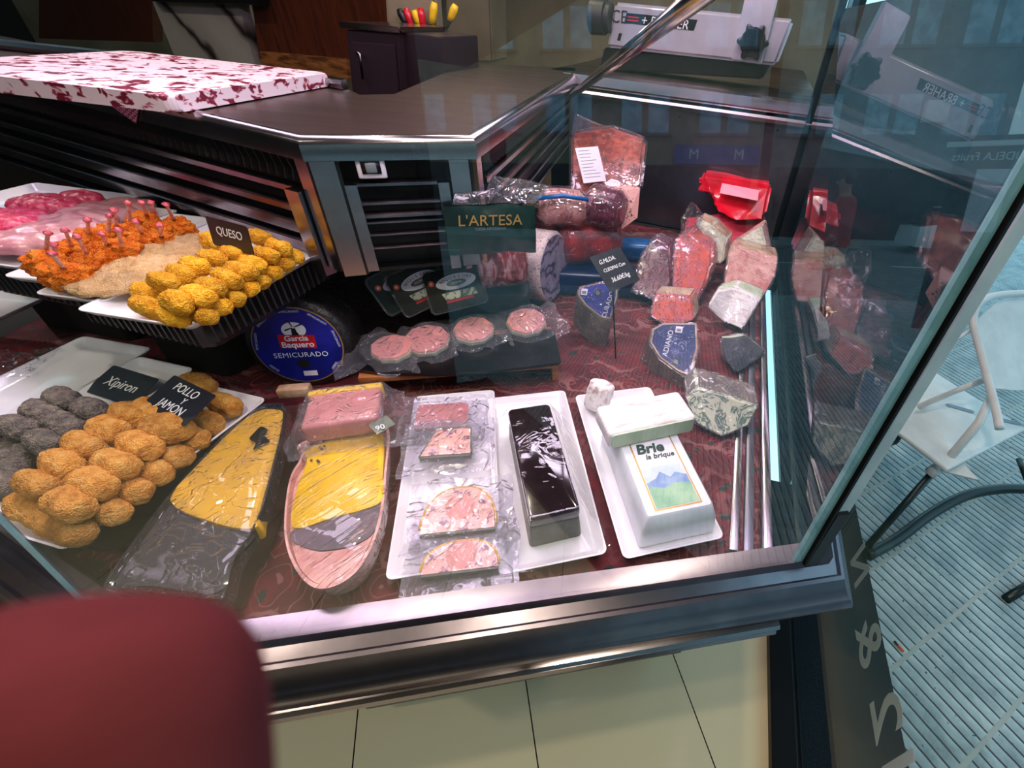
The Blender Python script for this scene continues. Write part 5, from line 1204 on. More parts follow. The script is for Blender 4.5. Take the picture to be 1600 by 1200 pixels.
text('lettering','la brique',.0165,M['greenink'],bb,bb.matrix_world@Matrix.Translation((.006,ly0+lh-.051,.0731)),shear=.2,bold=.0004,ext=.0002)
# cut brie piece lying across
zc=.925
c,a,lx,ly=rect([(935,640),(1058,612),(1085,652),(950,690)],zc)
P=[]; bar_=empty('brie_piece',(c.x,c.y,.8935),a,'cut white-rinded brie piece with a pale green paste lying across the brie brick','cheese'); bpy.context.view_layer.update()
bm=dense(bx(-lx/2,-ly/2,0,lx/2,ly/2,.040,bev=.009,seg=4),2)
for v in bm.verts: v.co+=v.normal*0; v.co+=Vector((0,0,.002*noise.noise(v.co*40)))
obj('rind',bm,M['brie_rind'],bar_)
obj('cut_face',loft([[Vector((x*(lx/2-.006),-ly/2-.0015,.020+z*.0165)) for x,z in ((-1,-.8),(-.96,-1),(.96,-1),(1,-.8),(1,.8),(.96,1),(-.96,1),(-1,.8))],[Vector((x*(lx/2-.006),-ly/2+.004,.020+z*.0165)) for x,z in ((-1,-.8),(-.96,-1),(.96,-1),(1,-.8),(1,.8),(.96,1),(-.96,1),(-1,.8))]]),M['brie_paste'],bar_,smooth=False,label='pale green cut face')
# goat log
p0=at(938,590,.885); p1=at(918,640,.850)
gl=lathe([(0,-.032),(.024,-.032),(.029,-.028),(.030,-.01),(.0305,.01),(.029,.028),(.025,.032),(0,.032)],40)
dense(gl,1)
for v in gl.verts: v.co+=v.co.normalized()*.0012*noise.noise(v.co*80)
o=obj('goat_cheese_log',gl,M['log_rind'],label='short white wrinkled goat cheese log standing at the back corner of the brie plate',cat='cheese',mw=lookframe(936,618,.858,Vector((.22,.35,1.0))))
# --- wooden stand with black tray and four vacuum-packed discs
zs=.868
c,a,lx,ly=rect([(606,500),(862,474),(874,568),(560,584)],zs)
A_=[at(558,590,zs),at(873,566,zs)]; d=(A_[1]-A_[0]); n_=Vector((-d.y,d.x,0)).normalized()
c0_=(A_[0]+A_[1])/2+n_*.085; st=empty('wooden_stand',(c0_.x,c0_.y,.806),0,'pine wood board stand carrying a black tray with pink pate discs','stand')
u_=d.normalized()
world_child('board',prism([A_[0].to_2d()[:],A_[1].to_2d()[:],(A_[1]+n_*.17).to_2d()[:],(A_[0]+n_*.17).to_2d()[:]],zs-.018,zs-.002,bev=.002),M['orange_wood'],st)
for q in (A_[0]+u_*.012,A_[1]-u_*.016):
    world_child('leg',prism([(q+n_*.004).to_2d()[:],(q+u_*.014+n_*.004).to_2d()[:],(q+u_*.014+n_*.16).to_2d()[:],(q+n_*.16).to_2d()[:]],.806,zs-.019,bev=.002),M['orange_wood'],st)
world_child('back_board',prism([(A_[0]+n_*.10+u_*.03).to_2d()[:],(A_[1]+n_*.10-u_*.03).to_2d()[:],(A_[1]+n_*.11-u_*.03).to_2d()[:],(A_[0]+n_*.11+u_*.03).to_2d()[:]],.806,zs-.019),M['blackmatte'],st,smooth=False)  # matte black sheet standing in for the shade under the raised board
tz_=[at(560,575,zs+.012),at(600,582,zs+.008),at(680,586,zs+.004),at(760,582,zs+.004),at(872,564,zs+.012)]
bk_=[p+n_*.15 for p in tz_][::-1]
tray=[Vector((p.x,p.y,zs-.001)) for p in tz_+bk_]
bm=loft([tray,[p+Vector((0,0,.010)) for p in [sum(tray,Vector())/len(tray)+(q-sum(tray,Vector())/len(tray))*1.03 for q in tray]]]); bmesh.ops.recalc_face_normals(bm,faces=bm.faces)
centre(obj('black_tray',bm,M['black'],smooth=False,label='shallow black tray on the pine stand under the pink discs',cat='tray'))
fz=zs+.012
for i,(px,py,r_,rx,w_,dw) in enumerate(((612,541,.046,.16,.088,-.02),(667,528,.052,.20,.078,.005),(740,513,.049,.20,.090,.0),(822,500,.052,.24,.094,.008))):
    p=at(px,py,fz+.024); F_=Matrix.Translation((p.x,p.y,fz+.006))@Matrix.Rotation(math.radians(12+6*i),4,'Z')@Matrix.Rotation(rx,4,'X')
    vp=empty('vacuum_pack',mat=F_,label='vacuum-packed pink disc on the black tray, '+['leftmost of the four','second from the left, overlapping the first','third from the left','rightmost of the four'][i],cat='vacuum pack',group='pink discs on the pine stand'); bpy.context.view_layer.update()
    pts=[(r_*math.cos(2*PI*t/9+.2)*1.0,r_*.92*math.sin(2*PI*t/9+.2)) for t in range(9)]
    obj('pate_disc',prism(pts,.003,.022,bev=.0035,seg=3),M['foie'],vp,mw=F_,smooth='auto')
    obj('pale_side',prism([(x*1.02,y*1.02) for x,y in pts],.004,.017,bev=.001),M['cream_paste'],vp,mw=F_,smooth='auto',label='pale yellow fat side')
    obj('vacuum_bag',sheet(70,54,w_,.068,bump(0,0,r_*1.02,.0245,.55),seed=i*5+21,wr=.0055,fr=30,irr=.03),M['vac'],vp,mw=F_@Matrix.Translation((dw,0,0)))
# --- roquefort packs
def pack(px,dz_,lab):
    # corner pixels TL TR BR BL of the front face
    P=[at(px[i][0],px[i][1],dz_[i]) for i in range(4)]
    c=sum(P,Vector())/4; X=((P[1]-P[0])+(P[2]-P[3]))/2; Y=((P[0]-P[3])+(P[1]-P[2]))/2
    F_=frame(c,X,Y); hx,hy=X.length/2,Y.length/2; root=empty('cheese_pack',mat=F_,label=lab,cat='cheese pack',group='flat black cheese packs'); bpy.context.view_layer.update()
    oct_=[(-hx+.008,-hy),(hx-.008,-hy),(hx,-hy+.008),(hx,hy-.008),(hx-.010,hy),(-hx+.008,hy),(-hx,hy-.008),(-hx,-hy+.008)]
    obj('plastic_tray',prism([(x*1.05,y*1.06) for x,y in oct_],-.004,-.001,bev=.001),M['clearplastic'],root,mw=F_,smooth=False)
    obj('tray_body',prism([(x*.97,y*.96) for x,y in oct_],-.016,-.002,bev=.002),M['black'],root,mw=F_,smooth='auto')
    obj('printed_card',prism([(x*.97,y*.96) for x,y in oct_],-.002,.0),M['packcard'],root,mw=F_,smooth=False)
    T_=lambda x,y,z=.0003:F_@Matrix.Translation((x*hx,y*hy,z))
    el=lambda a,b,n=28:[(a*math.cos(2*PI*t/n),b*math.sin(2*PI*t/n)) for t in range(n)]
    obj('oval_print',prism(el(hx*.72,hy*.36),0,.0004),M['label'],root,mw=T_(.12,.28),smooth=False)
    obj('oval_centre',prism(el(hx*.36,hy*.15),0.0004,.0007),M['pate_grey'],root,mw=T_(.12,.22),smooth=False)
    n=9
    for i,ch in enumerate('ROQUEFORT'):
        t=PI*(.88-.76*i/(n-1)); text('lettering',ch,hy*.20,M['blackink'],root,T_(.12+.56*math.cos(t),.26+.24*math.sin(t),.0008)@Matrix.Rotation((t-PI/2)*.6,4,'Z'),ext=.0001)
    text('lettering','SOCIETE',hy*.13,M['whiteink'],root,T_(.12,.22,.0012),ext=.0001)
    obj('orange_seal',prism(el(.007,.007,20),0,.0006),M['orangeink'],root,mw=T_(-.74,.42),smooth=False)
    obj('seal_ring',prism(el(.003,.003,16),0.0006,.0009),M['label'],root,mw=T_(-.74,.42),smooth=False)
    obj('pink_tab',prism(el(.008,.004,20),0,.0006),M['pinkink'],root,mw=T_(.72,.78),smooth=False)
    obj('cheese_print',prism([(-hx*.4,-hy*.1),(hx*.75,-hy*.1),(hx*.7,hy*.24),(-hx*.5,hy*.24)],0,.0005),M['bluecheese'],root,mw=T_(0,-.40),smooth=False)
    obj('red_band',prism([(-hx*.4,-hy*.05),(hx*.6,-hy*.05),(hx*.6,hy*.09),(-hx*.38,hy*.06)],0,.0006),M['pinkink' if 0 else 'redink'],root,mw=T_(-.02,-.60,.0003),smooth=False)
    return root
def tilt(z): return z
pack([(648,430),(733,413),(772,465),(685,490)],(1.02,1.045,.975,.945),'flat black blue-cheese pack, front right one of the leaning three')
pack([(594,440),(672,400),(712,462),(640,492)],(1.015,1.055,.975,.935),'flat black blue-cheese pack, middle one of the leaning three')
pack([(566,440),(648,398),(680,455),(612,494)],(1.01,1.05,.97,.925),'flat black blue-cheese pack, rearmost and leftmost of the leaning three')
sb_=at(670,470,.90); obj('pack_rest',bx(-.09,-.03,0,.09,.03,.10,bev=.006),M['black'],smooth='auto',label='black box propping up the leaning blue-cheese packs behind the pink discs',cat='box',loc=(sb_.x+.02,sb_.y+.10,.806),rz=.25)

# --- back row
def cyl_between(p,q,r,n=40,bev=.006):
    d=(q-p); L_=d.length; bm=lathe([(0,0),(r-bev,0),(r,bev),(r,L_-bev),(r-bev,L_),(0,L_)],n); 
    z=d.normalized(); x=Vector((0,0,1)).cross(z).normalized(); y=z.cross(x); m=Matrix((x,y,z)).transposed().to_4x4(); m.translation=p; return bm,m
def pxsize(px,z): # metres per pixel there (rough)
    return (at(px[0]+5,px[1],z)-at(px[0]-5,px[1],z)).length/10
# speckled white sausage wheel
SZ=.80
pc_=at(866,420,.915); axd=Vector((.90,-.22,.04)).normalized()
rr_=.108
bm,m_=cyl_between(pc_-axd*.125,pc_,rr_,56,.008)
bmesh.ops.subdivide_edges(bm,edges=[e for e in bm.edges if abs(e.verts[0].co.z-e.verts[1].co.z)>.05],cuts=8)
for v in bm.verts:
    if v.co.to_2d().length>.05: v.co.x+=.003*noise.noise(v.co*25); v.co.y+=.003*noise.noise(v.co*25+Vector((4,4,4)))
m_.translation.z=.806+rr_
sw=obj('cured_sausage_wheel',bm,M['salrind'],mw=m_,label='thick round cured sausage with a speckled white rind and a grey-purple cut face',cat='cured sausage')
fc=lathe([(0,.1251),(rr_-.010,.1251),(rr_-.010,.1262),(0,.1262)],48); obj('cut_face',fc,M['agate'],sw,smooth='auto',label='grey-purple marbled cut face')
# streaky ham in pack, left of it
hm=empty('cured_ham_pack',(at(762,400,1.03)).to_tuple()[:2]+(.955,),.2,'streaky red and white cured ham piece in film left of the speckled sausage','cured ham'); bpy.context.view_layer.update()
pA=at(732,405,1.02); pB=at(800,398,1.02)
bm,m_=cyl_between(pA,pB+Vector((.03,0,0)),.076,44,.016); bm.transform(m_); 
for v in bm.verts: v.co+=Vector((1,1,1))*.004*noise.noise(v.co*14)
b2_=bm.copy(); world_child('ham',bm,M['streak'],hm); 
for v in b2_.verts: v.co+=(v.co-Vector(((pA.x+pB.x)/2,(pA.y+pB.y)/2,1.03)))*.03
world_child('film',b2_,M['film'],hm)
rs_=at(766,402,1.03); obj('riser',bx(-.09,-.05,0,.09,.05,.134,bev=.006),M['blackmatte'],smooth='auto',label='black riser block under the streaky ham',cat='riser',loc=(rs_.x,rs_.y+.01,.806),rz=.2)
world_child('blue_strip',loft([[at(738,366,1.11),at(835,358,1.11),at(835,345,1.125),at(790,345,1.13),at(740,352,1.125)],[p+Vector((0,.01,.002)) for p in (at(738,366,1.11),at(835,358,1.11),at(835,345,1.125),at(790,345,1.13),at(740,352,1.125))]]),M['bluefilm'],hm,smooth=False)
world_child('red_seal',loft([[at(722,378,1.095),at(740,378,1.095),at(740,358,1.115),at(724,358,1.115)],[p+Vector((0,.01,.002)) for p in (at(722,378,1.095),at(740,378,1.095),at(740,358,1.115),at(724,358,1.115))]]),M['meat_red'],hm,smooth=False)
# green bag
gz=[(703,322,1.228),(836,320,1.225),(838,392,1.128),(692,398,1.132)]
P=[at(*q) for q in gz]; F_=frame(sum(P,Vector())/4,(P[1]-P[0])+(P[2]-P[3]),(P[0]-P[3])+(P[1]-P[2])); hx=((P[1]-P[0])+(P[2]-P[3])).length/4; hy=((P[0]-P[3])+(P[1]-P[2])).length/4
gb=empty('snack_bag',mat=F_,label="dark green food bag with clear top standing behind the streaky ham",cat='bag'); bpy.context.view_layer.update()
pil=lambda x,y:.012*max(0,(1-(x/hx)**2))*max(0,(1-(y/(hy*1.2))**2))
obj('bag_front',sheet(40,40,hx,hy,pil,seed=3,wr=.003,fr=22),M['greenbag'],gb,mw=F_)
obj('bag_back',sheet(20,20,hx,hy,lambda x,y:-.6*pil(x,y)-.004,seed=3,wr=.001,fr=22),M['greenbag'],gb,mw=F_)
text('lettering',"L'ARTESA",.030,M['gold'],gb,F_@Matrix.Translation((-.004,hy*.45,.0145)),ext=.0003,shear=.08,spacing=1.02); text('lettering','CASA ARTESANA',.008,M['greyink'],gb,F_@Matrix.Translation((-.004,hy*.13,.0155)),ext=.0002)
top=[(706,320,1.228),(835,318,1.226),(862,292,1.245),(800,300,1.245),(765,276,1.27),(760,300,1.248),(712,302,1.245)]
T0=[at(*q) for q in top]; bm=loft([T0,[p+Vector((0,.012,0)) for p in T0]]); dense(bm,5)
for v in bm.verts: v.co+=Vector((.3,1,.3))*.008*noise.noise(v.co*26)
world_child('clear_top',bm,M['bag'],gb)
# long dark red ham behind the wheel
def meat(name,pa,pb,r,mat,label,cat,z,filmk=.006,bev=.02,amp=.005,blue=False,sq=(1,1),fm='bag',parts=None):
    A=at(pa[0],pa[1],z); B_=at(pb[0],pb[1],z if len(pb)<3 else pb[2]); 
    root=empty(name,((A.x+B_.x)/2,(A.y+B_.y)/2,max(.806,A.z-r)),0,label,cat); bpy.context.view_layer.update()
    bm,m_=cyl_between(A,B_,r,36,bev); bmesh.ops.subdivide_edges(bm,edges=[e for e in bm.edges if abs(e.verts[0].co.z-e.verts[1].co.z)>(B_-A).length*.4],cuts=7)
    for v in bm.verts: v.co.x*=sq[0]; v.co.y*=sq[1]; v.co+=Vector((1,1,0))*amp*noise.noise(v.co*16+A*7)
    f_=bm.copy(); bm.transform(m_); world_child('meat',bm,mat,root)
    f_.normal_update()
    for v in f_.verts: v.co+=v.normal*(filmk+.006*abs(noise.noise(v.co*38)))
    f_.transform(m_); world_child('film_wrap',f_,M[fm],root); return root,m_,(B_-A).length
meat('cured_ham',(872,378),(962,372),.078,M['meat_red'],'long dark red cured ham in film behind the speckled sausage wheel','cured ham',.95,fm='film')
obj('blue_package',bx(-.14,-.05,0,.14,.05,.085,bev=.02,seg=4),M['darkblue'],smooth='auto',label='dark blue plastic package under the long red ham',cat='package',loc=(at(930,440,.85).x,at(930,440,.85).y+.02,.806),rz=.12)
obj('blue_package',bx(-.12,-.045,0,.12,.045,.07,bev=.02,seg=4),M['bluefilm'],smooth='auto',label='brighter blue package behind the wrapped meats, beside the long red ham',cat='package',loc=(at(1010,372,.90).x,at(1010,372,.90).y+.03,.806),rz=.1)
r1_,_,_=meat('wrapped_meat',(842,322),(915,325),.050,M['porkpink'],'pale meat piece in clear film with a blue strip, on the red ham','meat',1.075)
world_child('blue_strip',tube([at(838,310,1.12),at(880,306,1.125),at(920,312,1.12)],.006),M['bluefilm'],r1_,smooth=True)
r2_,m2_,L2=meat('wrapped_meat',(920,318),(975,330),.056,M['meat_purple'],'purple cured loin in film with a pale peppered end, on top of the red ham','meat',1.075)
P=[at(966,298,1.12),at(1000,294,1.13),at(996,340,1.05),at(972,358,1.02)]
pm_=slicepate('peppered_fat',G(232,170,160),G(60,30,30))
world_child('peppered_end',loft([P,[p+Vector((-.02,.03,0)) for p in P]]),pm_,r2_,smooth=False,label='pale pink end with black pepper')
world_child('seal_dot',prism([(.006*math.cos(t),.006*math.sin(t)) for t in [PI*i/8 for i in range(16)]],0,.001),M['orangeink'],r2_,smooth=False).matrix_world
bpy.data.objects[-1] if 0 else None
# big upright beef piece with label
P0=[at(892,212,1.20),at(950,204,1.22),at(1008,222,1.20),at(1000,300,1.08),at(955,318,1.05),at(890,300,1.07)]
bf=empty('wrapped_meat',((P0[0]+P0[3])/2).to_tuple()[:2]+(.98,),0,'large upright orange-red meat joint in a clear bag with a white label','meat'); bpy.context.view_layer.update()
bm=loft([P0,[p+Vector((.0,.05,.0)) for p in sub_(P0,1.03)],[p+Vector((0,.12,-.02)) for p in sub_(P0,.85)]]); bmesh.ops.recalc_face_normals(bm,faces=bm.faces); bmesh.ops.bevel(bm,geom=bm.edges[:],offset=.012,segments=3,affect='EDGES'); dense(bm,1)
for v in bm.verts: v.co+=Vector((1,1,1))*.006*noise.noise(v.co*18)
f_=bm.copy(); world_child('meat',bm,M['meat_beef'],bf)
f_.normal_update()
for v in f_.verts: v.co+=v.normal*(.007+.012*abs(noise.noise(v.co*22))); 
world_child('clear_bag',f_,M['bag'],bf)
tk=[at(893,205,1.21),at(960,200,1.23),at(935,196,1.25),at(898,178,1.28)]; bm=loft([tk,[p+Vector((0,.02,0)) for p in tk]]); dense(bm,4)
for v in bm.verts: v.co+=Vector((.5,1,.5))*.006*noise.noise(v.co*30)
world_child('bag_neck',bm,M['bag'],bf)
Lp=[at(906,228,1.19),at(941,227,1.195),at(943,278,1.105),at(908,284,1.10)]
Fl=frame(sum(Lp,Vector())/4-Vector((0,.028,0)),(Lp[1]-Lp[0])+(Lp[2]-Lp[3]),(Lp[0]-Lp[3])+(Lp[1]-Lp[2])); hx=((Lp[1]-Lp[0])+(Lp[2]-Lp[3])).length/4; hy=((Lp[0]-Lp[3])+(Lp[1]-Lp[2])).length/4
obj('paper_label',bx(-hx,-hy,0,hx,hy,.001),M['label'],bf,mw=Fl,smooth=False)
bm=nb()
for i in range(9): box(bm,-hx*.8,hy*(.8-.19*i),.001,hx*(.1+.6*random.random()),hy*(.8-.19*i)+.0016,.0014)
obj('label_lines',bm,M['greyink'],bf,mw=Fl,smooth=False)
# red bag
P0=[at(1085,300,1.02),at(1098,272,1.07),at(1205,292,1.06),at(1195,345,.96),at(1150,348,.95),at(1118,332,.97),at(1112,305,1.01)]
rb_=empty('red_bag',(sum(P0,Vector())/7).to_tuple()[:2]+(.806,),0,'crumpled shiny red plastic bag at the back right of the case','bag'); bpy.context.view_layer.update()
bm=loft([P0,[p+Vector((.01,.05,.012)) for p in sub_(P0,1.02)],[p+Vector((.02,.12,-.03)) for p in sub_(P0,.8)]]); bmesh.ops.recalc_face_normals(bm,faces=bm.faces); bmesh.ops.bevel(bm,geom=bm.edges[:],offset=.014,segments=3,affect='EDGES'); dense(bm,2)
for v in bm.verts: v.co+=Vector((1,1,1))*.007*noise.noise(v.co*22)
world_child('bag_body',bm,M['redplastic'],rb_)
pk_=[at(1128,285,1.055),at(1185,296,1.05),at(1183,312,1.03),at(1124,300,1.03)]; world_child('printed_panel',loft([[p-Vector((0,.014,0)) for p in pk_],[p-Vector((0,.010,0)) for p in pk_]]),M['pinkink'],rb_,smooth=False)
P0=[at(1070,352,.93),at(1196,335,.955),at(1200,385,.87),at(1080,400,.85)]
bm=loft([P0,[p+Vector((.0,.09,.0)) for p in P0]]); bmesh.ops.recalc_face_normals(bm,faces=bm.faces); bmesh.ops.bevel(bm,geom=bm.edges[:],offset=.012,segments=4,affect='EDGES')
centre(obj('red_block',bm,pm('dull_red_plastic',G(190,50,70),.35),smooth='auto',label='dull red packaged block under the crumpled red bag',cat='package'))

# --- cheese and meat wedges in bags: outline extruded
def wedge(name,front,dep,mats,label,cat,wrap='film',amp=.002,filmk=.003,bev=.005,parts=(),wr=.006,topmat=None):
    P=[at(*q) for q in front]; d=Vector(dep); root=empty(name,(sum(P,Vector())/len(P)).to_tuple()[:2]+(max(.806,min(p.z for p in P)),),0,label,cat); bpy.context.view_layer.update()
    Q=[p+d for p in P]
    bm=loft([P,Q],mi=1); bmesh.ops.recalc_face_normals(bm,faces=bm.faces)
    for f in bm.faces:
        if len(f.verts)==len(P) and len(P)!=4: f.material_index=0
    if len(P)==4: bm.faces.ensure_lookup_table(); bm.faces[-2].material_index=0; bm.faces[-1].material_index=0
    bmesh.ops.bevel(bm,geom=bm.edges[:],offset=bev,segments=2,affect='EDGES'); dense(bm,2)
    for v in bm.verts: v.co+=Vector((1,1,1))*amp*noise.noise(v.co*30)
    f_=bm.copy(); world_child('cheese' if 'cheese' in cat else 'meat',bm,mats,root)
    if wrap:
        f_.normal_update()
        for v in f_.verts: v.co+=v.normal*(filmk+wr*abs(noise.noise(v.co*34+P[0]*9)))
        for f in f_.faces: f.material_index=0
        world_child('film_wrap',f_,M[wrap],root)
    return root,P
# A: tall pale wedge with brown rind (back)
wedge('wrapped_cheese',[(1068,395,.93),(1090,340,1.00),(1112,352,.99),(1136,372,.955),(1128,412,.895),(1085,412,.89)],(.03,.07,0),[M['cream_paste'],M['tanrind']],'pale brown-rinded cheese wedge in a twisted clear bag, rearmost','cheese',wrap='bag')
tw=[at(1066,380,.96),at(1064,345,1.02),at(1080,318,1.07),at(1100,335,1.03),at(1092,345,1.0),at(1075,395,.93)]
t_=bpy.data.objects['wrapped_cheese']; bm=loft([tw,[p+Vector((0,.02,0)) for p in tw]]); dense(bm,4)
for v in bm.verts: v.co+=Vector((.6,1,.6))*.008*noise.noise(v.co*28)
world_child('bag_neck',bm,M['bag'],t_)
# B: salmon-pink meat in bag
wedge('wrapped_meat',[(1048,470,.84),(1050,400,.93),(1055,372,.965),(1085,358,.985),(1112,380,.955),(1112,410,.92),(1098,455,.86),(1082,480,.83)],(.03,.08,0),[M['salmon'],M['salmon']],'salmon-pink meat piece in a crumpled clear bag in the middle of the cheeses','meat',wrap='bag',bev=.008,wr=.012)
wedge('wrapped_meat',[(985,455,.85),(1000,400,.92),(1022,372,.96),(1045,385,.945),(1050,440,.87),(1030,475,.83)],(.02,.07,0),[M['meat_purple'],M['meat_purple']],'dark purple meat in a crumpled clear bag left of the salmon-pink piece','meat',wrap='bag',bev=.008,wr=.014)
wedge('wrapped_cheese',[(1015,495,.83),(1022,458,.87),(1080,462,.87),(1085,500,.825),(1050,515,.81)],(.02,.06,0),[M['salmon'],M['tanrind']],'tan-rinded piece in clear film below the salmon-pink meat','cheese',wrap='bag')
# C: right group
wedge('wrapped_cheese',[(1140,385,.93),(1190,352,.985),(1200,400,.91),(1180,415,.885)],(.03,.08,0),[M['cream_paste'],M['porkpink']],'triangular pale cheese wedge in film in front of the dull red block','cheese')
wedge('wrapped_meat',[(1140,400,.93),(1150,386,.95),(1216,402,.93),(1212,430,.89),(1195,462,.845),(1130,450,.86)],(.01,.09,0),[M['porkpink'],M['tanrind']],'pinkish block in film with bright creases, right of the salmon-pink meat','meat',wr=.008)
r_,P=wedge('wrapped_cheese',[(1104,480,.88),(1120,455,.91),(1150,448,.92),(1190,466,.895),(1160,515,.83),(1130,500,.84)],(.02,.06,0),[M['brie_rind'],M['brie_paste']],'half-round grey-white cheese in film with a pale green cut side','cheese',wr=.004)
# D: small wedge with foil, E ADIANO, F curado
r_,P=wedge('wrapped_cheese',[(1126,530,.865),(1165,525,.87),(1198,550,.845),(1150,585,.815),(1132,560,.84)],(.0,.03,-.01),[M['panel'],M['brie_paste']],'small cheese wedge with shiny foil-like film right of the blue-labelled half wheel','cheese',wrap='filmstretch')
def labelled(front,dep,label,ltxt,px_t,rot,lx_):
    r_,P=wedge('labelled_cheese',front,dep,[M['blue2'],M['greyrind']],label,'cheese',wrap='film',wr=.002,filmk=.002,bev=.003,amp=.0005)
    return r_,P
up_=Vector((0,0,1))
def halfwheel(px4,z,h,label,blue,txt,tpx,tang,emb,stick,tsize,tiltx=.35):
    """half wheel lying tilted: outline given at the top face"""
    P=[at(x,y,zz) for x,y,zz in px4]; P=[P[0]]+P[1:]; c=sum(P,Vector())/len(P)
    nrm_=Vector((0,0,0)); 
    for i in range(1,len(P)-1): nrm_+=(P[i]-P[0]).cross(P[i+1]-P[0])
    if nrm_.z<0: P=P[::-1]; nrm_=-nrm_
    nrm_.normalize(); P=[p-nrm_*((p-c).dot(nrm_)) for p in P]
    root=empty('labelled_cheese',(c.x,c.y,.806),0,label,'cheese'); bpy.context.view_layer.update()
    dn=Vector((-.012,.0,-h))
    bm=loft([[p+dn for p in P],P],mi=0); bmesh.ops.recalc_face_normals(bm,faces=bm.faces); bmesh.ops.bevel(bm,geom=bm.edges[:],offset=.003,segments=2,affect='EDGES'); dense(bm,1)
    f_=bm.copy(); world_child('rind',bm,M['greyrind'],root,smooth='auto')
    f_.normal_update()
    for v in f_.verts: v.co+=v.normal*(.003+.003*abs(noise.noise(v.co*40)))
    world_child('film_wrap',f_,M['film'],root)
    S=[c+(p-c)*.95 for p in P]; world_child('pale_ring',loft([[p+nrm_*.0002 for p in S],[p+nrm_*.0008 for p in S]]),M['tanrind'],root,smooth=False)
    S=[c+(p-c)*.88 for p in P]; world_child('blue_label',loft([[p+nrm_*.0008 for p in S],[p+nrm_*.0016 for p in S]]),blue,root,smooth=False)
    on=lambda px,py:Vector(hitp(px,py,c+nrm_*.0018,nrm_))
    def fr(px,py,qx,qy): o=on(px,py); x=(on(qx,qy)-o).normalized(); return frame(o,x,nrm_.cross(x))
    text('lettering',txt,tsize,M['whiteink'],root,fr(*tpx,tpx[0]+tang[0],tpx[1]+tang[1]),ext=.0002)
    e=fr(emb[0],emb[1],emb[0]+10,emb[1]); world_child('round_emblem',(lambda b:(b.transform(e),b)[1])(prism([(.010*math.cos(t*PI/10),.010*math.sin(t*PI/10)) for t in range(20)],0,.0003)),M['blackink'],root,smooth=False)
    world_child('emblem_ring',(lambda b:(b.transform(e),b)[1])(prism([(.006*math.cos(t*PI/10),.006*math.sin(t*PI/10)) for t in range(20)],0.0003,.0006)),M['greyink'],root,smooth=False)
    s_=fr(stick[0],stick[1],stick[0]+10,stick[1]+1); world_child('white_sticker',(lambda b:(b.transform(s_),b)[1])(bx(-.009,-.009,0,.009,.009,.0006)),M['label'],root,smooth=False)
    world_child('sticker_print',(lambda b:(b.transform(s_),b)[1])(bx(-.006,-.006,.0006,.006,.002,.0009)),M['greyink'],root,smooth=False)
halfwheel([(1090,504,.925),(1092,545,.885),(1080,590,.845),(1060,582,.845),(1030,560,.855),(1014,535,.872),(1018,515,.89),(1035,505,.905),(1060,501,.925)],0,.062,'half cheese wheel with a blue label and a white sticker, behind the brie brick',M['blue2'],'ADIANO',(1044,536),(3,-12),(1056,565),(1061,515),.020)
halfwheel([(968,440,.975),(965,465,.945),(955,500,.895),(940,497,.895),(915,478,.91),(902,460,.93),(905,448,.945),(935,440,.97)],0,.095,'cheese wheel section with a bright blue label, left of the price sign stake',M['blue'],'CURADO',(950,476),(6,-18),(934,458),(913,456),.018)
# E: blue cheese wedge in film
r_,P=wedge('blue_cheese_wedge',[(1072,622,.87),(1090,606,.885),(1186,635,.875),(1170,665,.835),(1128,684,.815),(1085,660,.83)],(-.005,.07,.010),[M['bluecheese'],M['greyrind']],'large blue-veined cheese wedge with a grey rind in clear film, right of the brie','cheese',wrap='film',bev=.004,wr=.003)
# blue-white bag at the left edge
c_=at(8,560,.93); 
obj('clear_bag',sheet(40,40,.09,.05,lambda x,y:.02*math.exp(-(x*x+y*y)/.002),seed=12,wr=.008,fr=26,irr=.02),M['bag'],label='crumpled clear plastic bag at the left edge of the case',cat='bag',loc=(c_.x-.05,c_.y,.906),rz=.3)

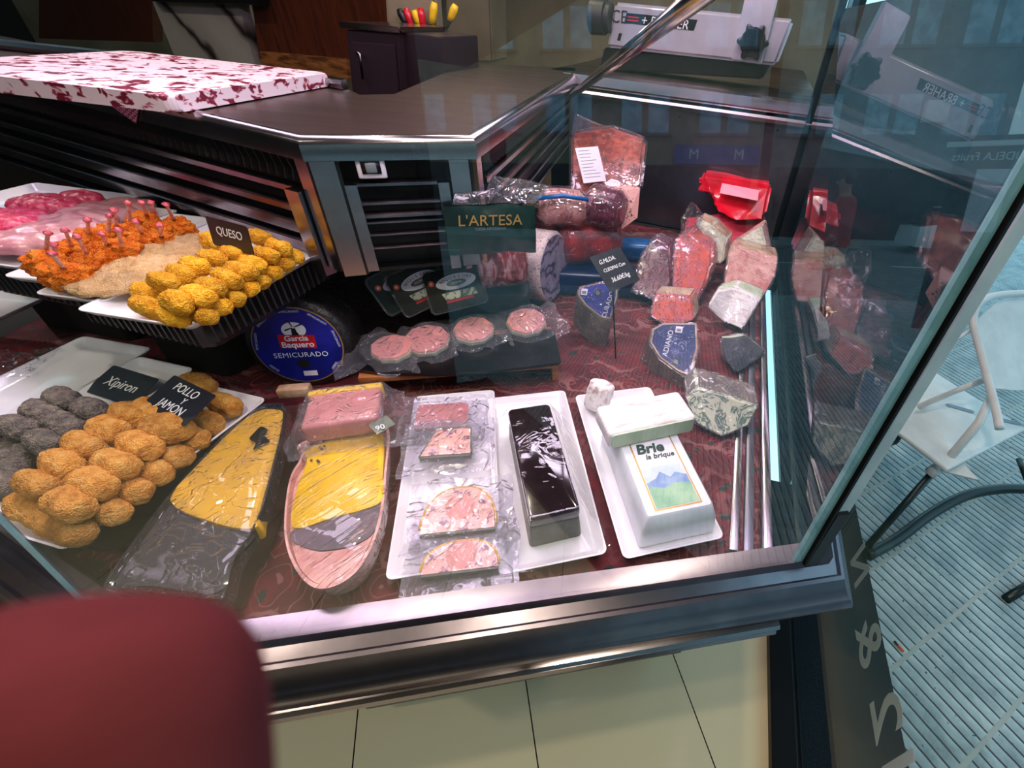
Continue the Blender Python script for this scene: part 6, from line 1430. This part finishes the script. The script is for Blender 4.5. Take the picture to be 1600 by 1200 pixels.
# ------------------------------------------------------------ fingertip close to the lens, lower left
def camp(px,py,d): return CAM+(CM@Vector((px-CX,-(py-CY),-FP)))*(d/FP)
D_=.024
def frow(y,xl,xr,th):
    c=(xl+xr)/2; w=(xr-xl)/2; cc=camp(c,y,D_+.008); r=w*D_/FP
    ex=(camp(c+10,y,D_)-camp(c,y,D_)).normalized(); ez=(CM@Vector((0,0,-1)))
    return [cc+ex*(r*math.copysign(abs(math.cos(t))**.8,math.cos(t)))+ez*(-math.sin(t)*th) for t in [2*PI*i/28 for i in range(28)]]
rows=[(950,80,190,.001),(957,-60,310,.003),(972,-160,380,.005),(1005,-240,432,.0065),(1060,-290,470,.0078),(1130,-305,490,.008),(1280,-310,500,.0082),(1500,-320,505,.0085),(1900,-330,510,.009),(2400,-330,510,.009)]
bm=loft([frow(*r) for r in rows]); bmesh.ops.recalc_face_normals(bm,faces=bm.faces)
fo=obj('finger',bm,M['red_finger'],label='blurred dark red fingertip held close to the lens at the lower left',cat='finger')
sb=fo.modifiers.new('s','SUBSURF'); sb.levels=1; sb.render_levels=2

# ------------------------------------------------------------ pieces that belong to a part of their thing
bpy.context.view_layer.update()
_host={'lettering':('board','label_disc','blue_label','oval_print','printed_card','bag_front','name_plate','label_ground','header','corner_label'),'windmill':('label_emblem',),'door_handle':('door_panel',),'label_lines':('paper_label',),'seal_ring':('orange_seal',),'sticker_print':('white_sticker',),'emblem_ring':('round_emblem',),'oval_centre':('oval_print',),'seat_bracket':('seat',),'slot':('seat','slicer_body'),'pink_centre':('slice',),'yellow_rim':('slice',),'front_edge':('slice',),'dark_edge':('slice',)}
_base=lambda o:o.name.rsplit('.',1)[0] if o.name[-3:].isdigit() and '.' in o.name else o.name
for t_ in [o for o in SC.objects if o.parent is None]:
    ch=list(t_.children)
    for c_ in ch:
        for h in _host.get(_base(c_),()):
            hs=[x for x in ch if _base(x)==h]
            if hs:
                m_=c_.matrix_world.copy(); c_.parent=hs[0]; c_.matrix_parent_inverse=Matrix(); c_.matrix_basis=hs[0].matrix_world.inverted()@m_; break
